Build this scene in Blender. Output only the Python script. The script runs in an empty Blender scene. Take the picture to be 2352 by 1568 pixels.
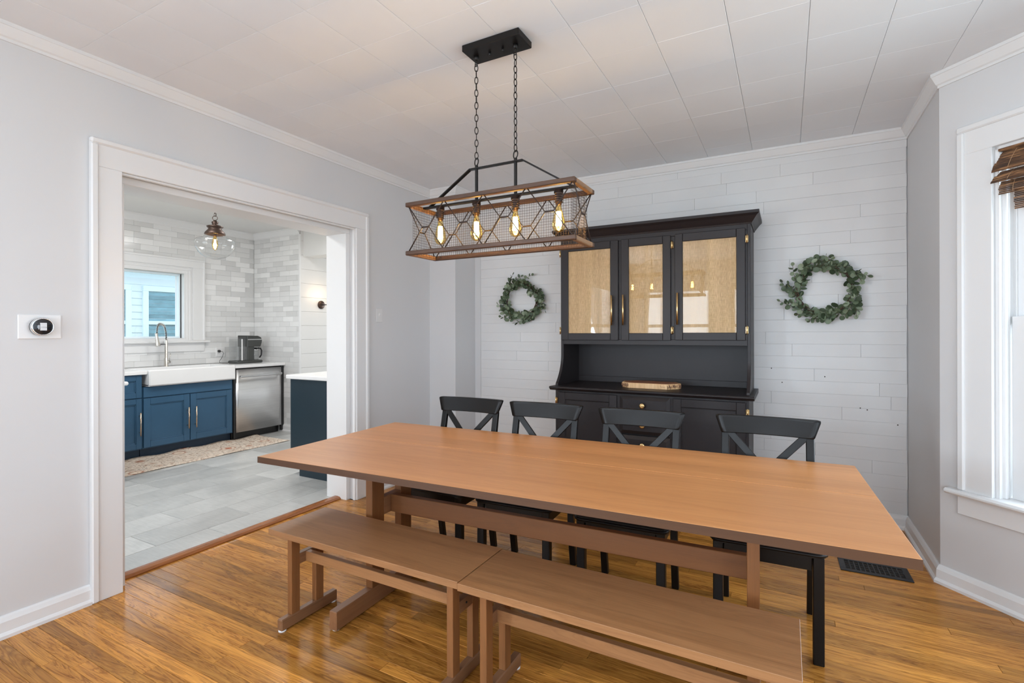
import bpy, bmesh, math, random
from mathutils import Vector, Matrix
random.seed(7)
sc = bpy.context.scene
COL = sc.collection
PI = math.pi

# ------------------------------------------------------------------ camera, world, lights, exposure
FPX = 1160.98
YAW = .4979
ROLL = -.0023
CAM = Vector((3.031, 0.0, 1.336))
FW = Vector((-math.sin(YAW), math.cos(YAW), 0))
R0 = Vector((math.cos(YAW), math.sin(YAW), 0))
U0 = Vector((0, 0, 1))
RR = math.cos(ROLL) * R0 + math.sin(ROLL) * U0
UU = -math.sin(ROLL) * R0 + math.cos(ROLL) * U0
cam_data = bpy.data.cameras.new('camera')
cam = bpy.data.objects.new('camera', cam_data)
COL.objects.link(cam)
cam_data.sensor_width = 36
cam_data.lens = FPX / 2352 * 36
cam_data.shift_y = -(784 - 761.97) / 2352
cam_data.clip_start = .02
cam.matrix_world = Matrix(((RR.x, UU.x, -FW.x, CAM.x), (RR.y, UU.y, -FW.y, CAM.y), (RR.z, UU.z, -FW.z, CAM.z), (0, 0, 0, 1)))
sc.camera = cam


def to_px(p):
    v = Vector(p) - CAM
    z = v.dot(FW)
    if z < .05:
        return None
    return (1176 + FPX * v.dot(RR) / z, 761.97 - FPX * v.dot(UU) / z)


def in_view(pts, m=40):
    q = [to_px(p) for p in pts]
    q = [a for a in q if a]
    if not q:
        return False
    xs = [a[0] for a in q]
    ys = [a[1] for a in q]
    return max(xs) > -m and min(xs) < 2352 + m and max(ys) > -m and min(ys) < 1568 + m


world = bpy.data.worlds.new('sky')
sc.world = world
world.use_nodes = True
bg = world.node_tree.nodes['Background']
bg.inputs['Color'].default_value = (.80, .91, 1.0, 1)
bg.inputs['Strength'].default_value = 4.0


def area(name, loc, direction, sx, sy, power, color=(1, 1, 1)):
    d = bpy.data.lights.new(name, 'AREA')
    d.shape = 'RECTANGLE'
    d.size = sx
    d.size_y = sy
    d.energy = power
    d.color = color
    o = bpy.data.objects.new(name, d)
    COL.objects.link(o)
    o.location = loc
    o.rotation_euler = Vector(direction).to_track_quat('-Z', 'Y').to_euler()
    return o


DAY = (.80, .905, 1.0)
KDAY = (1, .985, .965)
BAY = math.radians(44)
BD = Vector((math.sin(BAY), -math.cos(BAY), 0))      # along the angled bay wall, towards the camera
BN = Vector((-math.cos(BAY), -math.sin(BAY), 0))     # into the room
BP = Vector((3.746, 3.45, 0))                        # corner where the bay begins
UPW = Vector((0, 0, .30))
# daylight entering the window openings, and added fill (lamps stand just outside the panes)
p = BP + BD * .68 - BN * .32
area('daylight_bay_angled', (p.x, p.y, 1.38), BN + UPW * .2, .78, 1.62, 36, DAY)
area('daylight_bay_centre', (5.02, 1.5, 1.38), (-1, 0, .08), 1.6, 1.62, 29, DAY)
p = Vector((3.746, -.45, 0)) + Vector((math.sin(BAY), math.cos(BAY), 0)) * .68 + Vector((math.cos(BAY), -math.sin(BAY), 0)) * .32
area('daylight_bay_rear', (p.x, p.y, 1.38), (-math.cos(BAY), math.sin(BAY), .15), .78, 1.62, 26, DAY)
area('daylight_back_window', (1.1, -3.02, 1.45), (0, 1, .3), 1.3, 1.5, 62, DAY)
area('fill_left_window', (-.45, -1.45, 1.45), (1, 0, .3), 1.4, 1.5, 350, DAY)  # fill through a made-up window, added to even out the walls
area('daylight_back_window_two', (2.75, -3.02, 1.45), (0, 1, .3), 1.3, 1.5, 70, DAY)
area('fill_kitchen_side', (-1.7, -.52, 1.5), (-.35, 1, .25), 1.8, 1.5, 34, KDAY)  # fill from an unseen window added to brighten the kitchen
area('daylight_passage', (-1.6, 7.3, 1.4), (0, -1, 0), 1.2, 1.6, 40, KDAY)
for kx_, ky_ in ((-1.45, .9), (-1.45, 2.2), (-1.45, 3.7)):
    area('kitchen_ceiling_fill', (kx_, ky_, 2.712), (0, 0, -1), .55, .55, 25, KDAY)  # unseen panels added to light the kitchen from above

sc.view_settings.view_transform = 'Standard'
sc.view_settings.look = 'None'
sc.view_settings.exposure = -.29
sc.view_settings.gamma = 1
sc.view_settings.use_curve_mapping = False
sc.cycles.use_denoising = True
sc.cycles.max_bounces = 14
sc.cycles.diffuse_bounces = 8
sc.cycles.glossy_bounces = 5
sc.cycles.transmission_bounces = 6
sc.cycles.transparent_max_bounces = 24
sc.cycles.sample_clamp_indirect = 6
sc.cycles.caustics_reflective = False
sc.cycles.caustics_refractive = False


# ------------------------------------------------------------------ materials
def lin(c):
    return tuple(((x / 255) / 12.92 if x / 255 <= .04045 else ((x / 255 + .055) / 1.055) ** 2.4) for x in c)


MATS = {}


def new_mat(name):
    m = bpy.data.materials.new(name)
    m.use_nodes = True
    nt = m.node_tree
    b = nt.nodes['Principled BSDF']
    MATS[name] = m
    return m, nt, b


def nd(nt, kind, **kw):
    n = nt.nodes.new(kind)
    for k, v in kw.items():
        setattr(n, k, v)
    return n


def coords(nt, scale=(1, 1, 1), rand=0.0):
    tc = nd(nt, 'ShaderNodeTexCoord')
    out = tc.outputs['Object']
    if rand:
        oi = nd(nt, 'ShaderNodeObjectInfo')
        mu = nd(nt, 'ShaderNodeVectorMath', operation='MULTIPLY')
        co = nd(nt, 'ShaderNodeCombineXYZ')
        for i in range(3):
            nt.links.new(oi.outputs['Random'], co.inputs[i])
        nt.links.new(co.outputs[0], mu.inputs[0])
        mu.inputs[1].default_value = (rand, rand * .7, rand * 1.3)
        ad = nd(nt, 'ShaderNodeVectorMath', operation='ADD')
        nt.links.new(out, ad.inputs[0])
        nt.links.new(mu.outputs[0], ad.inputs[1])
        out = ad.outputs[0]
    mp = nd(nt, 'ShaderNodeMapping')
    mp.inputs['Scale'].default_value = scale
    nt.links.new(out, mp.inputs['Vector'])
    return mp.outputs['Vector']


def noise(nt, vec, scale=5, detail=4, rough=.55, dist=0):
    n = nd(nt, 'ShaderNodeTexNoise')
    nt.links.new(vec, n.inputs['Vector'])
    n.inputs['Scale'].default_value = scale
    n.inputs['Detail'].default_value = detail
    n.inputs['Roughness'].default_value = rough
    n.inputs['Distortion'].default_value = dist
    return n.outputs['Fac']


def ramp(nt, fac, stops):
    r = nd(nt, 'ShaderNodeValToRGB')
    el = r.color_ramp.elements
    while len(el) < len(stops):
        el.new(.5)
    for e, (p, c) in zip(el, stops):
        e.position = p
        e.color = (*c, 1) if len(c) == 3 else c
    nt.links.new(fac, r.inputs['Fac'])
    return r.outputs['Color']


def mix(nt, fac, a, b, mode='MIX'):
    m = nd(nt, 'ShaderNodeMix', data_type='RGBA', blend_type=mode)
    for s, v in ((m.inputs[0], fac), (m.inputs[6], a), (m.inputs[7], b)):
        if isinstance(v, (int, float)):
            s.default_value = v
        elif isinstance(v, tuple):
            s.default_value = (*v[:3], 1)
        else:
            nt.links.new(v, s)
    return m.outputs[2]


def bump(nt, b, h, strength=.1, dist=.002):
    n = nd(nt, 'ShaderNodeBump')
    n.inputs['Strength'].default_value = strength
    n.inputs['Distance'].default_value = dist
    nt.links.new(h, n.inputs['Height'])
    nt.links.new(n.outputs['Normal'], b.inputs['Normal'])


def rand_value(nt, col, amount):
    oi = nd(nt, 'ShaderNodeObjectInfo')
    mr = nd(nt, 'ShaderNodeMapRange')
    nt.links.new(oi.outputs['Random'], mr.inputs['Value'])
    mr.inputs['To Min'].default_value = 1 - amount
    mr.inputs['To Max'].default_value = 1 + amount
    hs = nd(nt, 'ShaderNodeHueSaturation')
    nt.links.new(mr.outputs[0], hs.inputs['Value'])
    nt.links.new(col, hs.inputs['Color'])
    return hs.outputs['Color']


def paint(name, col, rough=.5, vary=.04, scale=3, bmp=.03, bscale=180, metal=0, coat=0, rand=0, spec=.5):
    m, nt, b = new_mat(name)
    v = coords(nt, rand=1.0 if rand else 0)
    f = noise(nt, v, scale, 3)
    c = ramp(nt, f, [(.3, tuple(x * (1 - vary) for x in col)), (.7, tuple(min(1, x * (1 + vary)) for x in col))])
    if rand:
        c = rand_value(nt, c, rand)
    nt.links.new(c, b.inputs['Base Color'])
    b.inputs['Roughness'].default_value = rough
    b.inputs['Metallic'].default_value = metal
    b.inputs['Specular IOR Level'].default_value = spec
    if coat:
        b.inputs['Coat Weight'].default_value = coat
        b.inputs['Coat Roughness'].default_value = .08
    if bmp:
        bump(nt, b, noise(nt, v, bscale, 2), bmp, .001)
    return m


def wood(name, light, dark, axis='x', rough=.4, coat=0.0, rand=.12, grain=1.0, ring=.5, bmp=.06, dense=1.0, spec=.5, staves=0):
    m, nt, b = new_mat(name)
    s = {'x': (1.1, 16, 16), 'y': (16, 1.1, 16), 'z': (16, 16, 1.1)}[axis]
    s2 = {'x': (5, 210, 210), 'y': (210, 5, 210), 'z': (210, 210, 5)}[axis]
    v = coords(nt, tuple(x * dense for x in s), rand=7.0)
    f1 = noise(nt, v, 1.2, 5, .6, .9)
    mid = tuple((a + c) / 2 for a, c in zip(light, dark))
    c1 = ramp(nt, f1, [(.28, dark), (.5, mid), (.72, light)])
    # cathedral rings
    mm = nd(nt, 'ShaderNodeMath', operation='MULTIPLY')
    nt.links.new(f1, mm.inputs[0])
    mm.inputs[1].default_value = 9.0
    fr = nd(nt, 'ShaderNodeMath', operation='FRACT')
    nt.links.new(mm.outputs[0], fr.inputs[0])
    c2 = ramp(nt, fr.outputs[0], [(0, tuple(x * .55 for x in dark)), (.22, mid), (.8, light), (1, tuple(x * .6 for x in dark))])
    c = mix(nt, ring, c1, c2)
    v2 = coords(nt, s2, rand=5.0)
    f2 = noise(nt, v2, 1.0, 3, .6)
    c3 = ramp(nt, f2, [(.35, (.62, .58, .52)), (.6, (1, 1, 1))])
    c = mix(nt, .5 * grain, c, c3, 'MULTIPLY')
    if staves:
        sx_ = nd(nt, 'ShaderNodeSeparateXYZ')
        nt.links.new(coords(nt), sx_.inputs[0])
        m1 = nd(nt, 'ShaderNodeMath', operation='MULTIPLY')
        nt.links.new(sx_.outputs['Y'], m1.inputs[0])
        m1.inputs[1].default_value = staves
        m2 = nd(nt, 'ShaderNodeMath', operation='FLOOR')
        nt.links.new(m1.outputs[0], m2.inputs[0])
        wn = nd(nt, 'ShaderNodeTexWhiteNoise', noise_dimensions='1D')
        nt.links.new(m2.outputs[0], wn.inputs['W'])
        c = mix(nt, 1.0, c, ramp(nt, wn.outputs['Value'], [(0, (.84, .83, .82)), (1, (1.0, 1.0, 1.0))]), 'MULTIPLY')
    c = rand_value(nt, c, rand)
    nt.links.new(c, b.inputs['Base Color'])
    b.inputs['Roughness'].default_value = rough
    b.inputs['Specular IOR Level'].default_value = spec
    if coat:
        b.inputs['Coat Weight'].default_value = coat
        b.inputs['Coat Roughness'].default_value = .1
    bump(nt, b, f2, bmp, .001)
    return m


def glass(name, tint=(1, 1, 1), refl=1.0, rough=.0):
    """a thin pane: light passes straight through, the surface mirrors by Fresnel"""
    m, nt, b = new_mat(name)
    nt.nodes.remove(b)
    out = nt.nodes['Material Output']
    tr = nd(nt, 'ShaderNodeBsdfTransparent')
    v = coords(nt)
    f = noise(nt, v, 2, 1)
    c = ramp(nt, f, [(0, tuple(x * .985 for x in tint)), (1, tint)])
    nt.links.new(c, tr.inputs['Color'])
    gl = nd(nt, 'ShaderNodeBsdfGlossy')
    gl.inputs['Roughness'].default_value = rough
    lw = nd(nt, 'ShaderNodeLayerWeight')
    lw.inputs['Blend'].default_value = .5
    pw = nd(nt, 'ShaderNodeMath', operation='POWER')
    nt.links.new(lw.outputs['Facing'], pw.inputs[0])
    pw.inputs[1].default_value = 4.0
    mu = nd(nt, 'ShaderNodeMath', operation='MULTIPLY_ADD')
    mu.use_clamp = True
    nt.links.new(pw.outputs[0], mu.inputs[0])
    mu.inputs[1].default_value = .75 * refl
    mu.inputs[2].default_value = .045 * refl
    mx = nd(nt, 'ShaderNodeMixShader')
    nt.links.new(mu.outputs[0], mx.inputs[0])
    nt.links.new(tr.outputs[0], mx.inputs[1])
    nt.links.new(gl.outputs[0], mx.inputs[2])
    nt.links.new(mx.outputs[0], out.inputs['Surface'])
    return m


def emit(name, col, strength):
    m, nt, b = new_mat(name)
    b.inputs['Base Color'].default_value = (0, 0, 0, 1)
    b.inputs['Emission Color'].default_value = (*col, 1)
    b.inputs['Emission Strength'].default_value = strength
    return m


paint('wall_paint', (.64, .64, .645), .55, .015, 1.5, .05, 260)
paint('ceiling_paint', (.79, .815, .85), .6, .02, 2, .03, 120, rand=.012)
paint('trim_paint', (.74, .74, .74), .32, .012, 3, .02, 60)
paint('shiplap_paint', (.70, .70, .70), .45, .02, 3, .06, 90, rand=.012)
wood('oak_floor', (.69, .315, .062), (.20, .058, .008), 'x', .17, 0, .32, .9, .45, .05, 1.0, .28)
wood('oak_threshold', (.42, .15, .04), (.18, .055, .013), 'y', .25, .3, .05)
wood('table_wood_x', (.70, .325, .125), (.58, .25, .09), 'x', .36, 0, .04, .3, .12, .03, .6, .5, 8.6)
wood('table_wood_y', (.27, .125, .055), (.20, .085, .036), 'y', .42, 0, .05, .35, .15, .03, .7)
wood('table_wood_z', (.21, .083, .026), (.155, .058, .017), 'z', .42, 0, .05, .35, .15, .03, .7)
wood('table_edge_shade_x', (.085, .034, .0115), (.065, .025, .0085), 'x', .45, 0, .03, .3, .12, .03, .6)  # tabletop front edge, its shade put into the wood colour
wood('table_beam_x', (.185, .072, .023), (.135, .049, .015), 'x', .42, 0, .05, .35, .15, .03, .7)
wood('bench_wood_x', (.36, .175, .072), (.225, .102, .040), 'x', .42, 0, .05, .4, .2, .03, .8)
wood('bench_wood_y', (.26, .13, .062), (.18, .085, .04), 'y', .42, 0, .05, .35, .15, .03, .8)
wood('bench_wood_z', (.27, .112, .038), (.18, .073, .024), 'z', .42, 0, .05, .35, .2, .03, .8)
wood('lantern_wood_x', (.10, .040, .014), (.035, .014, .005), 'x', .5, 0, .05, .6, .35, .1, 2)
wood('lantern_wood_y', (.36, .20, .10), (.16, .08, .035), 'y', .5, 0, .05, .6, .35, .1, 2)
wood('board_wood', (.90, .62, .34), (.68, .38, .17), 'z', .45, 0, .03, .5, .25, .05, 1.5)
wood('board_top_wood', (.50, .20, .10), (.24, .085, .04), 'x', .45, 0, .03, .5, .3, .05, 2)
paint('bark', (.30, .15, .09), .8, .6, 40, .9, 60)
paint('black_satin', (.0065, .0055, .005), .34, .1, 6, .03, 90, spec=.26)
paint('hutch_paint', (.0185, .0140, .0150), .42, .08, 5, .05, 70, spec=.38)
paint('iron_black', (.015, .013, .012), .42, .1, 9, .05, 150, metal=.6)
paint('bronze', (.06, .038, .03), .4, .15, 9, .05, 120, metal=.7)
paint('dark_wire', (.05, .035, .03), .45, .1, 9, 0, metal=.6)
paint('brass', (.80, .56, .27), .26, .05, 8, 0, metal=1)
paint('brass_rose', (.82, .60, .42), .24, .05, 8, 0, metal=1)
paint('nickel', (.62, .59, .54), .22, .04, 8, 0, metal=1)
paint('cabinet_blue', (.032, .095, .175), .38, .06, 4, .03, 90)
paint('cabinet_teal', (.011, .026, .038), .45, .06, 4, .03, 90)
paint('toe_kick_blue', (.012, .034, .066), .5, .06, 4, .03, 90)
paint('quartz_white', (.80, .80, .80), .22, .02, 12, 0)
paint('porcelain', (.80, .80, .80), .12, .005, 3, 0, coat=.3)
paint('black_plastic', (.014, .014, .015), .4, .1, 5, .02, 120)
paint('gray_plastic', (.045, .048, .045), .42, .08, 5, .02, 120)
paint('white_plastic', (.76, .76, .76), .35, .01, 4, 0)
paint('wall_plate', (.70, .70, .70), .4, .01, 4, 0)
paint('screen_black', (.012, .016, .022), .05, .05, 5, 0, coat=.5)
paint('painted_reflection', (.62, .64, .66), .2, .1, 20, 0)  # pale tone of a window reflection on the thermostat dial
paint('chrome', (.75, .75, .75), .08, .02, 4, 0, metal=1)
paint('subway_tile', (.72, .72, .715), .14, .02, 4, .015, 30, rand=.12)
paint('grout', (.60, .60, .595), .8, .02, 30, 0)
paint('kitchen_wall_paint', (.70, .695, .685), .5, .01, 2, .03, 200)
paint('siding', (.76, .83, .87), .6, .02, 4, 0, rand=.02)
paint('siding_trim', (.80, .90, .95), .5, .01, 4, 0)
paint('far_blind', (.22, .42, .48), .5, .25, 5, 0, rand=.2)
paint('leaf_stem', (.10, .075, .035), .7, .2, 30, 0)
paint('leaf_twig', (.07, .04, .025), .8, .3, 50, .3, 90)
paint('dark_gap', (.03, .022, .016), .9, .1, 9, 0)
paint('kitchen_grout', (.20, .20, .20), .8, .05, 30, 0)
paint('ground_lawn', (.10, .16, .06), .9, .4, 3, 0)
paint('vent_black', (.014, .015, .018), .35, .1, 8, .03, 90, metal=.4)
paint('steel_edge', (.55, .55, .55), .25, .03, 8, 0, metal=1)
paint('tan_edge', (.50, .30, .16), .7, .08, 20, .1, 90)
glass('window_glass', (.97, .985, 1.0), 1.0)
glass('cabinet_glass', (1, .985, .96), .65)
glass('globe_glass', (.985, .99, .99), 1.3)
glass('bulb_glass', (1.0, .84, .50), 1.2)
glass('tank_plastic', (.955, .96, .96), 1.3, .05)
emit('filament', (1.0, .68, .26), 170)
emit('soft_glow', (1.0, .80, .55), 14)

# brushed steel
m, nt, b = new_mat('stainless')
v = coords(nt, (1, 2.2, 240))
f = noise(nt, v, 1.5, 4)
nt.links.new(ramp(nt, f, [(.3, (.66, .66, .67)), (.7, (.80, .80, .81))]), b.inputs['Base Color'])
b.inputs['Metallic'].default_value = 1
b.inputs['Roughness'].default_value = .36
v3 = coords(nt, (1, 3.0, .9))
bump(nt, b, noise(nt, v3, 1.4, 2), .25, .02)

# burlap
m, nt, b = new_mat('burlap')
va = coords(nt, (520, 520, 30))
vb = coords(nt, (16, 16, 520))
f1 = noise(nt, va, 1, 3)
f2 = noise(nt, vb, 1, 3)
vc = coords(nt, (28, 28, 1.6))
f3 = noise(nt, vc, 1, 3)
c1 = ramp(nt, f1, [(.3, (.52, .34, .165)), (.6, (.78, .57, .32))])
c2 = ramp(nt, f2, [(.3, (.75, .72, .68)), (.6, (1, 1, 1))])
c3 = ramp(nt, f3, [(.3, (.80, .78, .74)), (.65, (1, 1, 1))])
nt.links.new(mix(nt, .8, mix(nt, .8, c1, c2, 'MULTIPLY'), c3, 'MULTIPLY'), b.inputs['Base Color'])
b.inputs['Roughness'].default_value = .9
bump(nt, b, f1, .3, .002)

# slate look floor tile, each tile its own shade
m, nt, b = new_mat('slate_tile')
v = coords(nt, (2.6, 1.5, 2), rand=9)
f1 = noise(nt, v, 1.3, 5, .6, .6)
c = ramp(nt, f1, [(.25, (.37, .375, .37)), (.5, (.47, .475, .465)), (.75, (.56, .56, .55))])
v2 = coords(nt, (9, 90, 20), rand=4)
c = mix(nt, .25, c, ramp(nt, noise(nt, v2, 1, 3), [(.35, (.6, .6, .6)), (.6, (1, 1, 1))]), 'MULTIPLY')
nt.links.new(rand_value(nt, c, .12), b.inputs['Base Color'])
b.inputs['Roughness'].default_value = .3
bump(nt, b, f1, .1, .002)

# patterned runner
m, nt, b = new_mat('runner_pattern')
v = coords(nt)
vo = nd(nt, 'ShaderNodeTexVoronoi')
vo.inputs['Scale'].default_value = 4.2
nt.links.new(v, vo.inputs['Vector'])
v2 = coords(nt, (1, 1, 1))
vo2 = nd(nt, 'ShaderNodeTexVoronoi', feature='DISTANCE_TO_EDGE')
vo2.inputs['Scale'].default_value = 17
nt.links.new(v2, vo2.inputs['Vector'])
base = ramp(nt, noise(nt, v, 16, 3, .6, 1.5), [(.36, (.40, .27, .20)), (.44, (.66, .55, .45)), (.56, (.76, .66, .56)), (.66, (.48, .42, .36))])
red = ramp(nt, vo.outputs['Distance'], [(0, (.36, .07, .03)), (.16, (.48, .15, .08)), (.20, (.74, .62, .50)), (.27, (.74, .62, .50)), (.30, (.42, .20, .13)), (.36, (.66, .54, .44))])
msk = ramp(nt, vo.outputs['Distance'], [(.34, (1, 1, 1)), (.40, (0, 0, 0))])
bw = nd(nt, 'ShaderNodeRGBToBW')
nt.links.new(msk, bw.inputs[0])
edge = ramp(nt, vo2.outputs['Distance'], [(.02, (.55, .5, .46)), (.09, (1, 1, 1))])
nt.links.new(mix(nt, .7, mix(nt, bw.outputs[0], base, red), edge, 'MULTIPLY'), b.inputs['Base Color'])
b.inputs['Roughness'].default_value = .95
bump(nt, b, noise(nt, v, 300, 2), .4, .003)

# eucalyptus leaf
m, nt, b = new_mat('eucalyptus_leaf')
oi = nd(nt, 'ShaderNodeObjectInfo')
c = ramp(nt, oi.outputs['Random'], [(0, (.035, .055, .026)), (.3, (.075, .110, .058)), (.65, (.15, .20, .12)), (1, (.32, .38, .27))])
v = coords(nt)
c = mix(nt, .5, c, ramp(nt, noise(nt, v, 60, 3), [(.3, (.75, .75, .7)), (.7, (1, 1, 1))]), 'MULTIPLY')
nt.links.new(c, b.inputs['Base Color'])
b.inputs['Roughness'].default_value = .5

# bamboo
m, nt, b = new_mat('bamboo')
v = coords(nt, (14, 14, 60), rand=9)
f1 = noise(nt, v, 1, 3)
c = ramp(nt, f1, [(.3, (.030, .013, .006)), (.5, (.10, .043, .016)), (.72, (.34, .17, .07))])
nt.links.new(rand_value(nt, c, .45), b.inputs['Base Color'])
b.inputs['Roughness'].default_value = .5


# ------------------------------------------------------------------ mesh helpers
class MB:
    def __init__(self):
        self.bm = bmesh.new()

    def _merge(self, tmp, mat=None, smooth=False):
        if mat is not None:
            bmesh.ops.transform(tmp, matrix=mat, verts=tmp.verts)
        if smooth:
            for f in tmp.faces:
                f.smooth = True
        me = bpy.data.meshes.new('t')
        tmp.to_mesh(me)
        tmp.free()
        self.bm.from_mesh(me)
        bpy.data.meshes.remove(me)
        return self

    def box(self, x0, x1, y0, y1, z0, z1, b=0.0, mat=None):
        t = bmesh.new()
        bmesh.ops.create_cube(t, size=1)
        bmesh.ops.transform(t, matrix=Matrix.Translation(((x0 + x1) / 2, (y0 + y1) / 2, (z0 + z1) / 2)) @ Matrix.Diagonal((x1 - x0, y1 - y0, z1 - z0, 1)), verts=t.verts)
        if b:
            b = min(b, abs(x1 - x0) * .45, abs(y1 - y0) * .45, abs(z1 - z0) * .45)
            bmesh.ops.bevel(t, geom=t.edges[:], offset=b, segments=1, affect='EDGES')
        return self._merge(t, mat)

    def bar(self, p0, p1, w, h, up=(0, 0, 1), b=0.0, ext=0.0):
        """a straight bar from p0 to p1, w wide across, h tall along up"""
        p0, p1 = Vector(p0), Vector(p1)
        d = (p1 - p0)
        L = d.length
        d.normalize()
        u = Vector(up)
        s = d.cross(u)
        if s.length < 1e-5:
            s = d.cross(Vector((0, 1, 0)))
        s.normalize()
        u = s.cross(d)
        c = (p0 + p1) / 2
        M_ = Matrix(((d.x, s.x, u.x, c.x), (d.y, s.y, u.y, c.y), (d.z, s.z, u.z, c.z), (0, 0, 0, 1)))
        return self.box(-L / 2 - ext, L / 2 + ext, -w / 2, w / 2, -h / 2, h / 2, b, M_)

    def tube(self, pts, r, seg=8, closed=False, caps=True):
        pts = [Vector(p) for p in pts]
        n = len(pts)
        rs = r if isinstance(r, (list, tuple)) else [r] * n
        t = bmesh.new()
        rings = []
        ref = None
        for i in range(n):
            if closed:
                d = pts[(i + 1) % n] - pts[i - 1]
            else:
                d = pts[min(i + 1, n - 1)] - pts[max(i - 1, 0)]
            d.normalize()
            if ref is None:
                ref = Vector((0, 0, 1)) if abs(d.z) < .9 else Vector((1, 0, 0))
            s = d.cross(ref)
            if s.length < 1e-6:
                s = d.cross(Vector((.3, 1, .2)))
            s.normalize()
            u = s.cross(d).normalized()
            ref = u
            rings.append([t.verts.new(pts[i] + rs[i] * (math.cos(2 * PI * k / seg) * s + math.sin(2 * PI * k / seg) * u)) for k in range(seg)])
        for i in range(n if closed else n - 1):
            a, c = rings[i], rings[(i + 1) % n]
            for k in range(seg):
                t.faces.new((a[k], a[(k + 1) % seg], c[(k + 1) % seg], c[k])).smooth = True
        if caps and not closed:
            t.faces.new(rings[0][::-1])
            t.faces.new(rings[-1])
        bmesh.ops.recalc_face_normals(t, faces=t.faces)
        return self._merge(t)

    def lathe(self, prof, c=(0, 0, 0), seg=24, mat=None, smooth=True):
        """profile of (r, z) turned round the vertical axis"""
        t = bmesh.new()
        rings = []
        for r, z in prof:
            if r < 1e-6:
                rings.append([t.verts.new((0, 0, z))])
            else:
                rings.append([t.verts.new((r * math.cos(2 * PI * k / seg), r * math.sin(2 * PI * k / seg), z)) for k in range(seg)])
        for a, d in zip(rings, rings[1:]):
            for k in range(seg):
                k2 = (k + 1) % seg
                if len(a) == 1 and len(d) == 1:
                    continue
                if len(a) == 1:
                    f = t.faces.new((a[0], d[k], d[k2]))
                elif len(d) == 1:
                    f = t.faces.new((a[k], a[k2], d[0]))
                else:
                    f = t.faces.new((a[k], a[k2], d[k2], d[k]))
                f.smooth = smooth
        bmesh.ops.recalc_face_normals(t, faces=t.faces)
        M_ = Matrix.Translation(c)
        return self._merge(t, M_ @ mat if mat is not None else M_)

    def prism(self, pts, plane, a0, a1, b=0.0, mat=None, smooth=False):
        """polygon in a plane, drawn out along the third axis from a0 to a1"""
        def P(u, v, w):
            return {'xy': (u, v, w), 'xz': (u, w, v), 'yz': (w, u, v)}[plane]
        t = bmesh.new()
        lo = [t.verts.new(P(u, v, a0)) for u, v in pts]
        hi = [t.verts.new(P(u, v, a1)) for u, v in pts]
        n = len(pts)
        t.faces.new(lo)
        t.faces.new(hi)
        side = [t.faces.new((lo[k], lo[(k + 1) % n], hi[(k + 1) % n], hi[k])) for k in range(n)]
        if smooth:
            for f in side:
                f.smooth = True
        bmesh.ops.recalc_face_normals(t, faces=t.faces)
        if b:
            ed = [e for e in t.edges if (e.verts[0] in lo) == (e.verts[1] in lo)] if smooth else t.edges[:]
            bmesh.ops.bevel(t, geom=ed, offset=b, segments=2 if smooth else 1, affect='EDGES')
        return self._merge(t, mat)

    def sweep(self, prof, path, flip=False):
        """sweep a profile of (out, up) along a horizontal path of (x, y, nx, ny): out is measured along the given miter normal"""
        t = bmesh.new()
        rings = []
        for x, y, nx, ny in path:
            rings.append([t.verts.new((x + o * nx, y + o * ny, u)) for o, u in prof])
        n = len(prof)
        for a, c in zip(rings, rings[1:]):
            for k in range(n):
                t.faces.new((a[k], a[(k + 1) % n], c[(k + 1) % n], c[k]))
        t.faces.new(rings[0])
        t.faces.new(rings[-1])
        bmesh.ops.recalc_face_normals(t, faces=t.faces)
        return self._merge(t)

    def build(self, name, mat, parent=None, org=(0, 0, 0), loc=None):
        me = bpy.data.meshes.new(name)
        if org != (0, 0, 0):
            bmesh.ops.translate(self.bm, vec=-Vector(org), verts=self.bm.verts)
        self.bm.to_mesh(me)
        self.bm.free()
        me.materials.append(MATS[mat] if isinstance(mat, str) else mat)
        o = bpy.data.objects.new(name, me)
        COL.objects.link(o)
        if parent is not None:
            o.parent = parent
        if loc is not None:
            o.location = loc
        return o


def tag(o, label=None, cat=None, group=None, kind=None):
    if label:
        o['label'] = label
    if cat:
        o['category'] = cat
    if group:
        o['group'] = group
    if kind:
        o['kind'] = kind
    return o


def thing(name, label, cat, loc=(0, 0, 0), rz=0, group=None, kind=None):
    o = bpy.data.objects.new(name, None)
    o.empty_display_size = .1
    COL.objects.link(o)
    o.location = loc
    o.rotation_euler = (0, 0, rz)
    return tag(o, label, cat, group, kind)


def link(name, me, parent, loc=(0, 0, 0), rot=None):
    o = bpy.data.objects.new(name, me)
    COL.objects.link(o)
    o.parent = parent
    o.location = loc
    if rot is not None:
        o.rotation_mode = 'QUATERNION'
        o.rotation_quaternion = rot
    return o


def copy_tree(o, parent=None):
    c = o.copy()
    COL.objects.link(c)
    c.parent = parent
    for ch in list(o.children):
        copy_tree(ch, c)
    return c


def slab_mesh(name, sx, sy, sz, cx, cy, mat):
    """a flat piece whose four upper edges are chamfered cx / cy; origin at the centre of its top"""
    a, b_ = sx / 2, sy / 2
    v = [(-a, -b_, -sz), (a, -b_, -sz), (a, b_, -sz), (-a, b_, -sz),
         (-a, -b_, -cy), (a, -b_, -cy), (a, b_, -cy), (-a, b_, -cy),
         (-a + cx, -b_ + cy, 0), (a - cx, -b_ + cy, 0), (a - cx, b_ - cy, 0), (-a + cx, b_ - cy, 0)]
    f = [(0, 3, 2, 1)] + [(i, (i + 1) % 4, 4 + (i + 1) % 4, 4 + i) for i in range(4)] + \
        [(4 + i, 4 + (i + 1) % 4, 8 + (i + 1) % 4, 8 + i) for i in range(4)] + [(8, 9, 10, 11)]
    me = bpy.data.meshes.new(name)
    me.from_pydata(v, [], f)
    me.materials.append(MATS[mat])
    me.update()
    return me


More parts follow.
